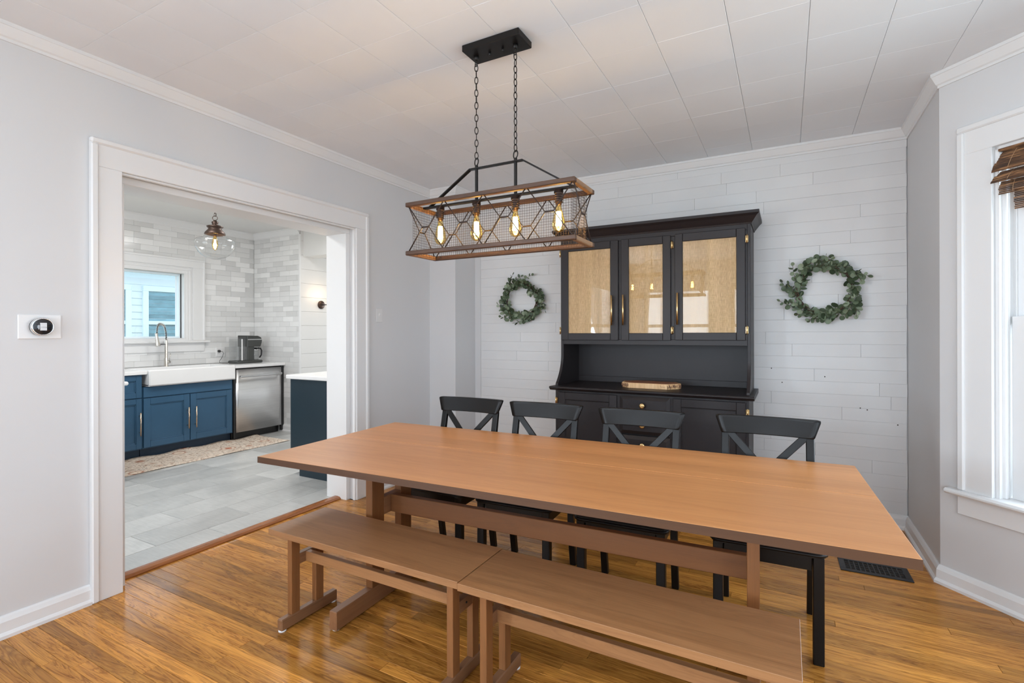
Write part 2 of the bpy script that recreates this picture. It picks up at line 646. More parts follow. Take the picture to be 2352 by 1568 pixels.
def struct(o, label=None):
    o['kind'] = 'structure'
    if label:
        o['label'] = label
    return o

# ------------------------------------------------------------------ dining room shell
H = 2.70
W = 3.746
YB = 4.253
DY0, DY1, DZ = 1.331, 2.945, 2.165          # doorway to the kitchen
B1 = BP + BD * 1.36                          # bay corners
B2 = Vector((B1.x, .528, 0))
B3 = Vector((W, -.45, 0))

mb = MB()
mb.box(-.27, 0, -2.86, -2.15, 0, H + .02)
mb.box(-.27, 0, -.75, DY0, 0, H + .02)
mb.box(-.27, 0, -2.15, -.75, 0, .70)
mb.box(-.27, 0, -2.15, -.75, 2.20, H + .02)
mb.box(-.27, 0, DY1, 7.5, 0, H + .02)
mb.box(-.27, 0, DY0, DY1, DZ, H + .02)
struct(mb.build('wall_left', 'wall_paint'))
struct(MB().box(0, .30, 3.912, YB + .02, 0, H).build('wall_corner', 'wall_paint'))
wall_back = struct(MB().box(-.0, W + .2, YB + .016, YB + .2, 0, H + .02).build('wall_back', 'shiplap_paint'))
struct(MB().box(.30, .365, YB, YB + .016, 0, H).build('wall_back_strip', 'wall_paint'))
struct(MB().box(W, W + .2, 3.45, YB + .016, 0, H + .02).build('wall_right', 'wall_paint'))
mb = MB()
mb.box(0, .25, 0, .16, 0, H + .02)
mb.box(1.11, 1.36, 0, .16, 0, H + .02)
mb.box(.25, 1.11, 0, .16, 0, .50)
mb.box(.25, 1.11, 0, .16, 2.225, H + .02)
wba = struct(mb.build('wall_bay_angled', 'wall_paint'))
wba.location = BP
wba.rotation_euler = (0, 0, BAY - PI / 2)
mb = MB()
mb.box(B1.x, B1.x + .16, B2.y - .05, .70, 0, H + .02)
mb.box(B1.x, B1.x + .16, 2.30, B1.y + .05, 0, H + .02)
mb.box(B1.x, B1.x + .16, .70, 2.30, 0, .50)
mb.box(B1.x, B1.x + .16, .70, 2.30, 2.225, H + .02)
struct(mb.build('wall_bay_centre', 'wall_paint'))
mb = MB()
mb.box(0, .25, -.16, 0, 0, H + .02)
mb.box(1.11, 1.36, -.16, 0, 0, H + .02)
mb.box(.25, 1.11, -.16, 0, 0, .50)
mb.box(.25, 1.11, -.16, 0, 2.225, H + .02)
wbr = struct(mb.build('wall_bay_rear', 'wall_paint'))
wbr.location = B3
wbr.rotation_euler = (0, 0, PI / 2 - BAY)
struct(MB().box(W, W + .2, -2.86, -.45, 0, H + .02).build('wall_right_rear', 'wall_paint'))
mb = MB()
for a, c in ((-.27, .45), (1.75, 2.10), (3.40, W + .2)):
    mb.box(a, c, -2.86, -2.70, 0, H + .02)
for a, c in ((.45, 1.75), (2.10, 3.40)):
    mb.box(a, c, -2.86, -2.70, 0, .70)
    mb.box(a, c, -2.86, -2.70, 2.20, H + .02)
struct(mb.build('wall_front', 'wall_paint'))


def xmax(y):
    if y > 3.45:
        return W
    if y > B1.y:
        return W + (3.45 - y) * math.tan(BAY)
    if y > B2.y:
        return B1.x
    if y > B3.y:
        return W + (y - B3.y) * math.tan(BAY)
    return W


# oak strip floor: every board in view is its own piece
mb = MB()
mb.prism([(0, -2.7), (W, -2.7), (W, B3.y), (B2.x, B2.y), (B1.x, B1.y), (W, 3.45), (W, YB), (0, YB), (0, DY1), (-.115, DY1), (-.115, DY0), (0, DY0)], 'xy', -.08, -.0125)
floor = struct(mb.build('floor', 'dark_gap'), 'narrow strip oak floor with an orange brown gloss')
rest = MB()
rnd = random.Random(11)
PWID = .0572
n_pl = 0
y = YB - .004
while y > -2.68:
    ym = y - PWID / 2
    x = (-.112 if DY0 < ym < DY1 - .03 else .004) - rnd.uniform(0, .9)
    x0 = -.112 if DY0 < ym < DY1 - .03 else .004
    xe = min(xmax(ym - .02), xmax(ym + .02)) + (.0 if ym > 3.46 or ym < 2.4 else .01) - .003
    while x < xe - .02:
        L = rnd.choice((.75, .95, 1.2, 1.4, 1.7, 2.0))
        a, c = max(x, x0), min(x + L, xe)
        x += L
        if c - a < .03:
            continue
        pts = [(a + (c - a) * k / 8, ym, 0) for k in range(9)]
        if in_view(pts, 30):
            me = slab_mesh('plank', c - a - .0010, PWID - .0008, .012, .0007, .0010, 'oak_floor')
            link('plank', me, floor, ((a + c) / 2, ym, 0))
            n_pl += 1
        else:
            rest.box(a + .0005, c - .0005, ym - PWID / 2 + .0004, ym + PWID / 2 - .0004, -.012, 0)
    y -= PWID
tag(rest.build('plank_field', 'oak_floor', floor), kind='stuff')
print('planks', n_pl)
mb = MB()
mb.prism([(-.21, -.006), (-.112, -.006), (-.112, .006), (-.125, .017), (-.15, .021), (-.175, .020), (-.21, .004)], 'xz', DY0, DY1 - .04)
struct(mb.build('trim_1', 'oak_threshold'), 'rounded oak threshold strip across the doorway')

# ceiling of square tiles
ceiling = struct(MB().box(-.27, 4.9, -2.86, YB + .2, H + .012, H + .14).build('ceiling', 'grout'), 'white ceiling of square fibre tiles')
rest = MB()
n_ct = 0
TX, TY = .3135, .3205
for i in range(0, 16):
    for j in range(-12, 11):
        a, c = -.0155 + TX * i, -.0155 + TX * (i + 1)
        d, e = 1.146 + TY * j, 1.146 + TY * (j + 1)
        d, e = max(d, -2.7), min(e, YB + .01)
        a = max(a, -.01)
        if e - d < .02:
            continue
        xm = max(xmax(d), xmax(e), xmax((d + e) / 2))
        c = min(c, xm + .05)
        if c - a < .02:
            continue
        pts = [(a, d, H), (c, d, H), (a, e, H), (c, e, H), ((a + c) / 2, (d + e) / 2, H)]
        if in_view(pts, 20):
            me = slab_mesh('tile', c - a - .0016, e - d - .0006, .0115, .0036, .0010, 'ceiling_paint')
            t = link('tile', me, ceiling, ((a + c) / 2, (d + e) / 2, H + rnd.uniform(0, .0006)))
            t.rotation_euler = (PI, 0, 0)
            n_ct += 1
        else:
            rest.box(a, c, d, e, H, H + .0115)
tag(rest.build('tile_field', 'ceiling_paint', ceiling), kind='stuff')
print('ceiling tiles', n_ct)

# shiplap boards of the back wall
PZ = .0888
joints = [(2.89, 1.28), (3.065, 1.19), (3.204, 1.015), (2.88, .75), (3.589, .93), (3.653, .84), (3.372, .75), (2.88, .51), (3.211, .48), (3.547, .38), (1.10, 1.19), (1.10, .99), (1.39, 1.08), (2.99, 2.50), (1.76, 2.5), (2.05, 2.41), (2.83, 2.32), (3.20, 2.41), (3.24, 1.94), (3.05, 1.86), (3.19, 1.70)]
for k in range(29):
    z0 = .0885 + PZ * k
    z1 = min(z0 + PZ, 2.665)
    js = sorted(jx for jx, jz in joints if z0 < jz < z1)
    xs = [.366]
    x = .366 + rnd.uniform(.3, 1.5)
    while x < 3.5:
        if all(abs(x - q) > .35 for q in js):
            xs.append(x)
        x += rnd.uniform(.9, 1.7)
    xs = sorted(xs + js) + [W - rnd.uniform(.002, .007)]
    off = rnd.uniform(-.0007, .0007)
    for a, c in zip(xs, xs[1:]):
        me = slab_mesh('board', c - a - .0010, z1 - z0 - .0005, .016, .0008, .0005, 'shiplap_paint')
        t = link('board', me, wall_back, ((a + c) / 2, YB + off + .001, (z0 + z1) / 2))
        t.rotation_euler = (PI / 2, 0, 0)
# nail holes
mb = MB()
for x, z in ((3.0, .957), (3.27, 1.01), (3.52, .79), (3.69, .70), (2.93, 1.06), (3.48, .80)):
    mb.lathe([(0, -.0006), (.004, -.0006), (.004, .0006), (0, .0006)], (x, YB - .0008, z), 8, Matrix.Rotation(PI / 2, 4, 'X'))
tag(mb.build('nail_hole', 'dark_gap', wall_back), kind='stuff')


def miter(pts, closed=False):
    P = [Vector((p[0], p[1])) for p in pts]
    res = []
    nrm = []
    for a, c in zip(P, P[1:]):
        d = (c - a).normalized()
        nrm.append(Vector((d.y, -d.x)))
    for i, p_ in enumerate(P):
        if i == 0:
            n = nrm[0]
        elif i == len(P) - 1:
            n = nrm[-1]
        else:
            n = (nrm[i - 1] + nrm[i]) / (1 + nrm[i - 1].dot(nrm[i]))
        res.append((p_.x, p_.y, n.x, n.y))
    return res


CROWN = [(0, H), (0, H - .075), (.008, H - .075), (.008, H - .062), (.016, H - .056), (.030, H - .030), (.036, H - .018), (.040, H - .016), (.040, H), ]
BASE = [(0, 0), (.030, 0), (.030, .014), (.022, .024), (.019, .026), (.018, .070), (.010, .088), (.004, .095), (0, .095)]
struct(MB().sweep(CROWN, miter([(0, -2.7), (0, 3.912), (.30, 3.912), (.30, YB), (W, YB), (W, 3.45), (B1.x, B1.y), (B2.x, B2.y), (W, B3.y), (W, -2.7)])).build('trim_2', 'trim_paint'), 'white crown moulding round the dining room')
struct(MB().sweep(BASE, miter([(0, -2.7), (0, 1.196)])).build('baseboard_left', 'trim_paint'), 'white baseboard left of the doorway')
struct(MB().sweep(BASE, miter([(0, 3.075), (0, 3.912), (.30, 3.912), (.30, YB), (W, YB)])).build('baseboard_back', 'trim_paint'), 'white baseboard along the shiplap wall')
struct(MB().sweep(BASE, miter([(W, YB - .02), (W, 3.45), (B1.x, B1.y), (B2.x, B2.y), (W, B3.y), (W, -2.7)])).build('baseboard_right', 'trim_paint'), 'white baseboard round the window bay')

# doorway casing
door = thing('door_1', None, None, kind='structure')
door['label'] = 'wide white cased opening to the kitchen'
for y0, y1, o0, o1 in ((1.195, 1.331, 1.195, 1.227), (2.945, 3.075, 3.045, 3.077)):
    MB().box(0, .0238, max(y0, 1.1965), min(y1, 3.0745), 0, DZ, .002).build('casing', 'trim_paint', door)
    MB().box(.0005, .034, o0, o1, 0, 2.275, .006).build('backband', 'trim_paint', door)
MB().box(0, .024, 1.1965, 3.0745, DZ + .0002, 2.29, .003).build('head_casing', 'trim_paint', door)
MB().box(0, .034, 1.195, 3.077, 2.275, 2.307, .008).build('backband', 'trim_paint', door)
mb = MB()
mb.box(-.27, -.05, DY0, DY0 + .04, 0, DZ - .0421)
mb.box(-.27, -.05, DY1 - .042, DY1, 0, DZ - .0421, .001)
mb.box(-.27, -.05, DY0, DY1, DZ - .042, DZ, .003)
mb.build('jamb', 'trim_paint', door)
mb = MB()
mb.box(-.012, .012, DY1 - .012, DY1, 0, DZ - .0122, .001)
mb.box(-.012, .012, DY0, DY1, DZ - .012, DZ, .003)
mb.build('bead', 'trim_paint', door)

# ------------------------------------------------------------------ bay window
win = thing('window_1', None, None, BP, BAY - PI / 2, kind='structure')
win['label'] = 'white double hung window in the angled bay wall'
MB().box(.10, .248, -.022, 0, .525, 2.225, .002).build('casing', 'trim_paint', win)
MB().box(1.112, 1.26, -.022, 0, .525, 2.225, .002).build('casing', 'trim_paint', win)
MB().box(.10, 1.26, -.022, 0, 2.225, 2.367, .002).build('head_casing', 'trim_paint', win)
mb = MB()
mb.box(.0995, .132, -.034, -.0005, .5265, 2.3368, .006)
mb.box(1.228, 1.2605, -.034, -.0005, .5265, 2.3368, .006)
mb.box(.0995, 1.2605, -.034, -.0005, 2.337, 2.369, .006)
mb.build('backband', 'trim_paint', win)
MB().box(.046, 1.314, -.058, .09, .498, .526, .010).build('window_sill', 'trim_paint', win)
MB().box(.094, 1.266, -.020, 0, .400, .498, .003).build('apron', 'trim_paint', win)
mb = MB()
for a, c in ((.25, .266), (1.094, 1.11)):
    mb.box(a, c, 0, .16, .50, 2.225, .001)
mb.box(.25, 1.11, 0, .16, 2.209, 2.225, .001)
mb.box(.25, 1.11, .09, .18, .485, .505, .001)
mb.build('jamb', 'trim_paint', win)
mb = MB()
for a, c in ((.262, .280), (1.080, 1.098)):
    mb.box(a, c, .022, .042, .526, 2.21, .004)
    mb.box(a, c - .004, .05, .058, .526, 2.21, .002)
    mb.box(a, c, .098, .106, .526, 2.21, .002)
mb.box(.281, 1.079, .0222, .0418, 2.192, 2.2095, .003)
mb.build('stop_moulding', 'trim_paint', win)
for zz0, zz1, yy in ((.526, 1.405, .060), (1.365, 2.208, .100)):
    mb = MB()
    mb.box(.280, .335, yy, yy + .035, zz0, zz1, .003)
    mb.box(1.025, 1.080, yy, yy + .035, zz0, zz1, .003)
    mb.box(.335, 1.025, yy, yy + .035, zz0, zz0 + .06, .003)
    mb.box(.335, 1.025, yy, yy + .035, zz1 - .042, zz1, .003)
    s = mb.build('sash', 'trim_paint', win)
    MB().box(.334, 1.026, yy + .015, yy + .019, zz0 + .058, zz1 - .04).build('pane', 'window_glass', s)

# bamboo roman shade
shade = thing('roman_shade', 'brown woven bamboo roman shade hanging in the bay window', 'blind', BP, BAY - PI / 2)
prof = []
for (ya, za, yb_, zb_) in ((.018, 2.200, -.052, 2.094), (-.004, 2.094, -.056, 2.042), (.000, 2.046, -.014, 1.990), (.046, 2.01, .046, 1.920)):
    L = math.hypot(ya - yb_, za - zb_)
    n = max(2, int(L / .0078))
    for i in range(n + 1):
        u = i / n
        sag = -.006 * math.sin(PI * u)
        prof.append((ya + (yb_ - ya) * u + sag, za + (zb_ - za) * u, ya > .03))
slat_me = None
for yy, zz, back in prof:
    s0 = (.302 if back else .272) - (.008 if yy < -.03 else 0)
    o = MB().box(s0 + rnd.uniform(-.002, .002), 1.362 - s0, -.0016, .0016, -.0033, .0033, .001).build('slat', 'bamboo', shade, loc=(0, yy, zz))
for s in (.33, .47, .68, .89, 1.02):
    MB().tube([(s, y_ - .003, z_) for y_, z_, b_ in prof if not b_], .0012, 4).build('cord', 'tan_edge', shade)
MB().box(.268, 1.092, -.012, .022, 2.196, 2.208, .002).build('head_rail', 'bamboo', shade)

# plain windows out of view that let the daylight in
def plain_window(name, label, loc, rz, w, z0, z1):
    t = thing(name, None, None, loc, rz, kind='structure')
    t['label'] = label
    mb = MB()
    for a in (0, w - .06):
        mb.box(a, a + .06, .05, .10, z0, z1, .003)
    zm = (z0 + z1) / 2
    for a, c in ((z0, z0 + .06), (z1 - .06, z1), (zm - .03, zm + .03)):
        mb.box(.06, w - .06, .05, .10, a, c, .003)
    mb.build('sash', 'trim_paint', t)
    for a, c in ((z0 + .06, zm - .03), (zm + .03, z1 - .06)):
        MB().box(.06, w - .06, .073, .077, a, c).build('pane', 'window_glass', t)


plain_window('window_3', 'wide window in the middle of the bay', (B1.x, 2.30, 0), -PI / 2, 1.6, .50, 2.225)
plain_window('window_4', 'window in the rear angled bay wall', (B3.x + math.sin(BAY) * 1.11, B3.y + math.cos(BAY) * 1.11, 0), -PI / 2 - BAY, .86, .50, 2.225)
plain_window('added_window_left', 'added window in the left wall behind the camera, for fill light', (0, -2.15, 0), PI / 2, 1.4, .70, 2.20)  # made-up window, added for the light it lets in
plain_window('window_5', 'window behind the camera near the left wall', (1.75, -2.70, 0), PI, 1.3, .70, 2.20)
plain_window('window_6', 'window behind the camera near the right wall', (3.40, -2.70, 0), PI, 1.3, .70, 2.20)

# ------------------------------------------------------------------ kitchen shell
KX, KY, KZ = -3.60, 4.55, 2.72
wks = MB()
wks.box(KX - .2, KX - .008, -.45, 2.50, 0, KZ)
wks.box(KX - .2, KX - .008, 3.607, KY + .1, 0, KZ)
wks.box(KX - .2, KX - .008, 2.50, 3.607, 0, 1.268)
wks.box(KX - .2, KX - .008, 2.50, 3.607, 2.07, KZ)
wall_ks = struct(wks.build('wall_kitchen_sink', 'grout'))
wall_kr = struct(MB().box(KX, -2.652, KY + .008, KY + .158, 0, KZ).build('wall_kitchen_right', 'grout'))
wall_kp = struct(MB().box(-2.80, -2.645, KY + .008, 7.5, 0, KZ).build('wall_passage', 'kitchen_wall_paint'))
struct(MB().box(-2.645, -.27, KY + .05, KY + .25, 2.345, KZ).build('wall_header', 'kitchen_wall_paint'), 'white header over the passage beyond the kitchen')
mb = MB()
mb.box(-2.8, -2.3, 7.5, 7.6, 0, KZ)
mb.box(-.9, 0, 7.5, 7.6, 0, KZ)
mb.box(-2.3, -.9, 7.5, 7.6, 0, .5)
mb.box(-2.3, -.9, 7.5, 7.6, 2.3, KZ)
struct(mb.build('wall_passage_end', 'kitchen_wall_paint'))
mb = MB()
mb.box(KX - .2, -2.7, -.45, -.3, 0, KZ)
mb.box(-.7, -.27, -.45, -.3, 0, KZ)
mb.box(-2.7, -.7, -.45, -.3, 0, .72)
mb.box(-2.7, -.7, -.45, -.3, 2.28, KZ)
struct(mb.build('wall_kitchen_left', 'kitchen_wall_paint'))
plain_window('added_window_kitchen', 'added kitchen window out of view on the left, for fill light', (-.7, -.30, 0), PI, 2.0, .72, 2.28)  # unseen window added to carry the kitchen fill
struct(MB().box(KX - .2, -.0, -.45, 7.6, KZ, KZ + .12).build('ceiling_kitchen', 'kitchen_wall_paint'), 'plain white kitchen ceiling')
KCROWN = [(0, KZ), (0, KZ - .085), (.008, KZ - .085), (.010, KZ - .07), (.05, KZ - .02), (.055, KZ)]
struct(MB().sweep(KCROWN, miter([(KX, -.3), (KX, KY), (-2.645, KY)])).build('trim_3', 'trim_paint'), 'white cove moulding over the kitchen tiles')
mb = MB()
mb.box(-2.658, -2.632, KY - .012, KY + .012, 0, KZ - .08, .003)
struct(mb.build('trim_4', 'trim_paint'), 'slim white trim closing the edge of the tiled wall')
struct(MB().sweep(BASE, miter([(KX, KY), (-2.66, KY)])).build('baseboard_kitchen', 'trim_paint'), 'white baseboard under the tiled wall')

kfloor = struct(MB().box(KX - .1, -.115, -.45, 7.5, -.1, -.012).build('floor_kitchen', 'kitchen_grout'), 'grey slate look kitchen floor tiles')
rest = MB()
offs = [2.04, 1.717, 2.05, 2.38, 2.68, 2.37, 2.99, 2.70, 2.40, 2.1, 2.6, 2.2]
xe = [-.115, -.445, -.755, -1.065, -1.37, -1.675, -1.98, -2.285, -2.59, -2.895, -3.2, -3.6]
for r in range(11):
    x1, x0 = xe[r], xe[r + 1]
    j = -6
    while True:
        d = offs[r] + .635 * j
        e = d + .635
        j += 1
        if d > 7.4:
            break
        if e < -.3:
            continue
        pts = [(x0, d, 0), (x1, d, 0), (x0, e, 0), (x1, e, 0), ((x0 + x1) / 2, (d + e) / 2, 0)]
        if in_view(pts, 10) and d > .3 and e < 6.0 and x0 > -3.3:
            me = slab_mesh('tile', x1 - x0 - .003, e - d - .003, .012, .001, .001, 'slate_tile')
            link('tile', me, kfloor, ((x0 + x1) / 2, (d + e) / 2, 0))
        else:
            rest.box(x0 + .0015, x1 - .0015, d + .0015, e - .0015, -.012, 0)
tag(rest.build('tile_field', 'slate_tile', kfloor), kind='stuff')

# glazed wall tiles
TLEN, TH = .205, .0685
n_st = 0
for k in range(40):
    z0 = .935 + TH * k
    z1 = min(z0 + TH, KZ - .06)
    if z1 - z0 < .015 or z0 > KZ - .08:
        continue
    yy = KY - rnd.choice((0, .33, .66)) * TLEN
    while yy > 2.80:
        a, c = yy - TLEN, yy
        yy -= TLEN
        if c < 3.83 and z0 > 1.105 and z1 < 2.25:
            continue
        me = slab_mesh('tile', min(c, KY) - a - .0012, z1 - z0 - .0012, .008, .0008, .0008, 'subway_tile')
        t = link('tile', me, wall_ks, (KX, (a + min(c, KY)) / 2, (z0 + z1) / 2))
        t.rotation_euler = (PI / 2, 0, PI / 2)
        n_st += 1
    # first piece into the corner
print('sink wall tiles', n_st)
n_st = 0
for k in range(-14, 40):
    z0 = .935 + TH * k
    z1 = min(z0 + TH, KZ - .06)
    if z1 - z0 < .015 or z0 > KZ - .08 or z0 < .02:
        continue
    xx = KX - rnd.choice((0, .33, .66)) * TLEN
    while xx < -2.67:
        a, c = max(xx, KX), min(xx + TLEN, -2.655)
        xx += TLEN
        if c - a < .012 or (z1 < .90 and c < -3.0):
            continue
        me = slab_mesh('tile', c - a - .0012, z1 - z0 - .0012, .008, .0008, .0008, 'subway_tile')
        t = link('tile', me, wall_kr, ((a + c) / 2, KY, (z0 + z1) / 2))
        t.rotation_euler = (PI / 2, 0, 0)
        n_st += 1
print('right wall tiles', n_st)
# broad boards of the passage wall
for k in range(15):
    z0 = -.076 + .188 * k
    z1 = min(z0 + .188, KZ)
    z0 = max(z0, .001)
    me = slab_mesh('board', 2.4, z1 - z0 - .002, .01, .001, .002, 'kitchen_wall_paint')
    t = link('board', me, wall_kp, (-2.635, KY + .012 + 1.2, (z0 + z1) / 2))
    t.rotation_euler = (PI / 2, 0, PI / 2)

# kitchen window
kw = thing('window_2', None, None, (0, 0, 0), 0, kind='structure')
kw['label'] = 'white framed kitchen window above the sink'
MB().box(KX, KX + .022, 3.70, 3.845, 1.2365, 2.155, .002).build('casing', 'trim_paint', kw)
MB().box(KX, KX + .022, 2.26, 3.845, 2.1553, 2.26, .003).build('head_casing', 'trim_paint', kw)
mb = MB()
mb.box(KX + .0005, KX + .032, 3.822, 3.848, 1.2365, 2.2368, .005)
mb.box(KX + .0005, KX + .032, 2.26, 3.848, 2.237, 2.263, .005)
mb.build('backband', 'trim_paint', kw)
MB().box(KX - .01, KX + .07, 2.20, 3.896, 1.208, 1.236, .008).build('window_sill', 'trim_paint', kw)
MB().box(KX, KX + .02, 2.26, 3.841, 1.10, 1.208, .003).build('apron', 'trim_paint', kw)
mb = MB()
mb.box(KX - .2, KX + .004, 3.60, 3.72, 1.263, 2.0745)
mb.box(KX - .2, KX + .0045, 2.40, 3.72, 2.075, 2.20)
mb.box(KX - .2, KX + .0045, 2.40, 3.72, 1.20, 1.262)
mb.box(KX - .2, KX + .004, 2.40, 2.52, 1.263, 2.0745)
mb.build('jamb', 'trim_paint', kw)
mb = MB()
mb.box(KX - .02, KX + .012, 3.66, 3.685, 1.2365, 2.1148, .003)
mb.box(KX - .02, KX + .012, 2.40, 3.685, 2.115, 2.14, .004)
mb.box(KX - .02, KX + .008, 3.63, 3.645, 1.2365, 2.10, .003)
mb.build('stop_moulding', 'trim_paint', kw)
mb = MB()
mb.box(KX - .11, KX - .07, 3.575, 3.60, 1.2905, 2.0445, .002)
mb.box(KX - .11, KX - .07, 2.52, 3.60, 2.045, 2.075, .002)
mb.box(KX - .11, KX - .07, 2.52, 3.60, 1.262, 1.29, .002)
s = mb.build('sash', 'siding_trim', kw)
MB().box(KX - .092, KX - .088, 2.52, 3.58, 1.285, 2.05).build('pane', 'window_glass', s)
MB().box(KX - .069, KX - .060, 3.592, 3.5995, 1.27, 2.07).build('gasket', 'black_plastic', kw)

# ------------------------------------------------------------------ outside
struct(MB().box(-14, 12, -12, 14, -.9, -.5).build('ground', 'ground_lawn'), 'lawn around the house')
nb = thing('neighbour_house', 'pale blue white house seen through the kitchen window', 'building', (-6.5, 4.6, -.5))
NX = -6.5
bo = (-6.5, 4.6, -.5)
MB().box(NX - .3, NX - .012, 1.5, 9.0, -.5, 2.66).build('wall', 'siding_trim', nb, bo)
for k in range(24):
    z0 = -.5 + .115 * k
    MB().prism([(NX - .012, z0), (NX + .010, z0), (NX - .002, z0 + .115), (NX - .012, z0 + .115)], 'xz', 1.5, 9.0).build('siding_board', 'siding', nb, bo)
mb = MB()
mb.box(NX - .02, NX + .45, 1.3, 9.2, 2.60, 2.64, .004)
mb.box(NX + .43, NX + .46, 1.3, 9.2, 2.52, 2.72, .004)
mb.box(NX - .01, NX + .03, 1.5, 9.0, 2.36, 2.60, .004)
mb.box(NX + .0305, NX + .06, 1.5, 9.0, 2.50, 2.5995, .01)
mb.build('eaves', 'siding_trim', nb, bo)
MB().prism([(NX - .4, 2.64), (NX + .5, 2.64), (NX + .5, 2.70), (NX - .4, 3.3)], 'xz', 1.2, 9.3).build('roof', 'siding', nb, bo)
for y0, y1 in ((4.50, 5.40), (3.20, 4.33)):
    mb = MB()
    mb.box(NX, NX + .04, y0, y0 + .085, 1.171, 2.0395, .004)
    mb.box(NX, NX + .04, y1 - .085, y1, 1.171, 2.0395, .004)
    mb.box(NX, NX + .04, y0, y1, 2.04, 2.13, .004)
    mb.box(NX, NX + .06, y0 - .03, y1 + .03, 1.10, 1.17, .004)
    mb.box(NX, NX + .035, y0 + .0855, y1 - .0855, 1.475, 1.535, .004)
    f = mb.build('window', 'siding_trim', nb, bo)
    MB().box(NX + .016, NX + .02, y0 + .08, y1 - .08, 1.165, 2.045).build('pane', 'window_glass', f, bo)
    n = 0
    for z in [1.19 + .065 * k for k in range(14)]:
        MB().box(NX - .004, NX + .013, y0 + .085, y1 - .085, z, z + .06, .003).build('slat', 'far_blind', f, bo)

# ------------------------------------------------------------------ kitchen things
def pbox(mb, o, u0, u1, w0, w1, z0, z1, b=0.0):
    """o 'kx': face looks +x, u runs along y; o 'hy': face looks -y, u runs along x"""
    if o == 'kx':
        mb.box(min(w0, w1), max(w0, w1), u0, u1, z0, z1, b)
    else:
        mb.box(u0, u1, min(w0, w1), max(w0, w1), z0, z1, b)


def panel_front(mb, o, u0, u1, z0, z1, back, front, fw=.055, deep=.012, step=.010):
    s = 1 if front > back else -1
    for a, c, d, e in ((u0, u0 + fw, z0, z1), (u1 - fw, u1, z0, z1), (u0 + fw, u1 - fw, z0, z0 + fw), (u0 + fw, u1 - fw, z1 - fw, z1)):
        pbox(mb, o, a, c, back, front, d, e, .0025)
    a, c, d, e = u0 + fw, u1 - fw, z0 + fw, z1 - fw
    for p_, q, r, t in ((a, a + step, d, e), (c - step, c, d, e), (a, c, d, d + step), (a, c, e - step, e)):
        pbox(mb, o, p_, q, back, front - s * .005, r, t, .002)
    pbox(mb, o, a, c, back, front - s * deep, d, e)


def bar_pull(parent, o, u, z0, z1, face, r=.006, out=.032, mat='brass_rose', org=(0, 0, 0), name='handle'):
    mb = MB()
    s = 1 if o == 'kx' else -1
    def P(w, z):
        return (face + s * w, u, z) if o == 'kx' else (u, face + s * w, z)
    mb.tube([P(out, z0), P(out, z1)], r, 10)
    for z in (z0 + .035, z1 - .035):
        mb.tube([P(0, z), P(out, z)], r * .75, 8)
    return mb.build(name, mat, parent, org)


XF = -2.96
o_ = (-3.3, 2.5, 0)
cb = thing('base_cabinet', 'blue base cabinet with one drawer left of the sink', 'cabinet', o_)
mb = MB()
mb.box(KX + .012, XF - .022, 2.10, 2.832, .10, .893)
mb.build('body', 'cabinet_blue', cb, o_)
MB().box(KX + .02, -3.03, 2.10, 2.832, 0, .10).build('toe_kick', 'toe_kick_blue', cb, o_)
mb = MB()
panel_front(mb, 'kx', 2.30, 2.826, .648, .885, XF - .02, XF)
dr = mb.build('drawer', 'cabinet_blue', cb, o_)
mb = MB()
panel_front(mb, 'kx', 2.30, 2.826, .112, .638, XF - .02, XF)
dd = mb.build('door', 'cabinet_blue', cb, o_)
bar_pull(dd, 'kx', 2.800, .25, .496, XF, org=o_)
mb = MB()
mb.tube([(XF + .032, 2.45, .77), (XF + .032, 2.65, .77)], .006, 10)
mb.tube([(XF, 2.48, .77), (XF + .032, 2.48, .77)], .0045, 8)
mb.tube([(XF, 2.62, .77), (XF + .032, 2.62, .77)], .0045, 8)
mb.build('handle', 'brass_rose', dr, o_)

o_ = (-3.3, 3.3, 0)
sb = thing('sink_cabinet', 'blue sink cabinet with two panelled doors and brass pulls', 'cabinet', o_)
mb = MB()
mb.box(KX + .012, XF - .022, 2.838, 3.832, .10, .754)
mb.build('body', 'cabinet_blue', sb, o_)
MB().box(KX + .02, -3.03, 2.838, 3.832, 0, .10).build('toe_kick', 'toe_kick_blue', sb, o_)
MB().box(XF - .022, XF - .003, 2.842, 3.812, .645, .7555, .003).build('false_front', 'cabinet_blue', sb, o_)
for u0, u1, hu in ((2.842, 3.314, 3.288), (3.322, 3.812, 3.372)):
    mb = MB()
    panel_front(mb, 'kx', u0, u1, .112, .636, XF - .02, XF, .065)
    d_ = mb.build('door', 'cabinet_blue', sb, o_)
    bar_pull(d_, 'kx', hu, .25, .492, XF, org=o_)

wt = MB()
wt.box(KX + .001, -2.935, 2.10, 2.868, .893, .930, .004)
wt.box(KX + .001, -2.935, 3.832, KY - .001, .893, .930, .004)
wt.box(KX + .001, -3.425, 2.86, 3.84, .893, .930, .004)
tag(wt.build('worktop', 'quartz_white', None, loc=(0, 0, 0)), 'white quartz worktop running along the sink wall', 'worktop')

o_ = (-3.15, 3.35, .765)
sk = thing('farmhouse_sink', 'white apron front farmhouse sink over the blue doors', 'sink', o_)
mb = MB()
mb.box(-2.945, -2.905, 2.872, 3.828, .765, .938, .012)
mb.box(-3.42, -2.93, 2.872, 2.90, .765, .936, .006)
mb.box(-3.42, -2.93, 3.80, 3.828, .765, .936, .006)
mb.box(-3.42, -3.39, 2.872, 3.828, .765, .936, .006)
mb.box(-3.42, -2.92, 2.872, 3.828, .763, .78)
mb.build('basin', 'porcelain', sk, o_)

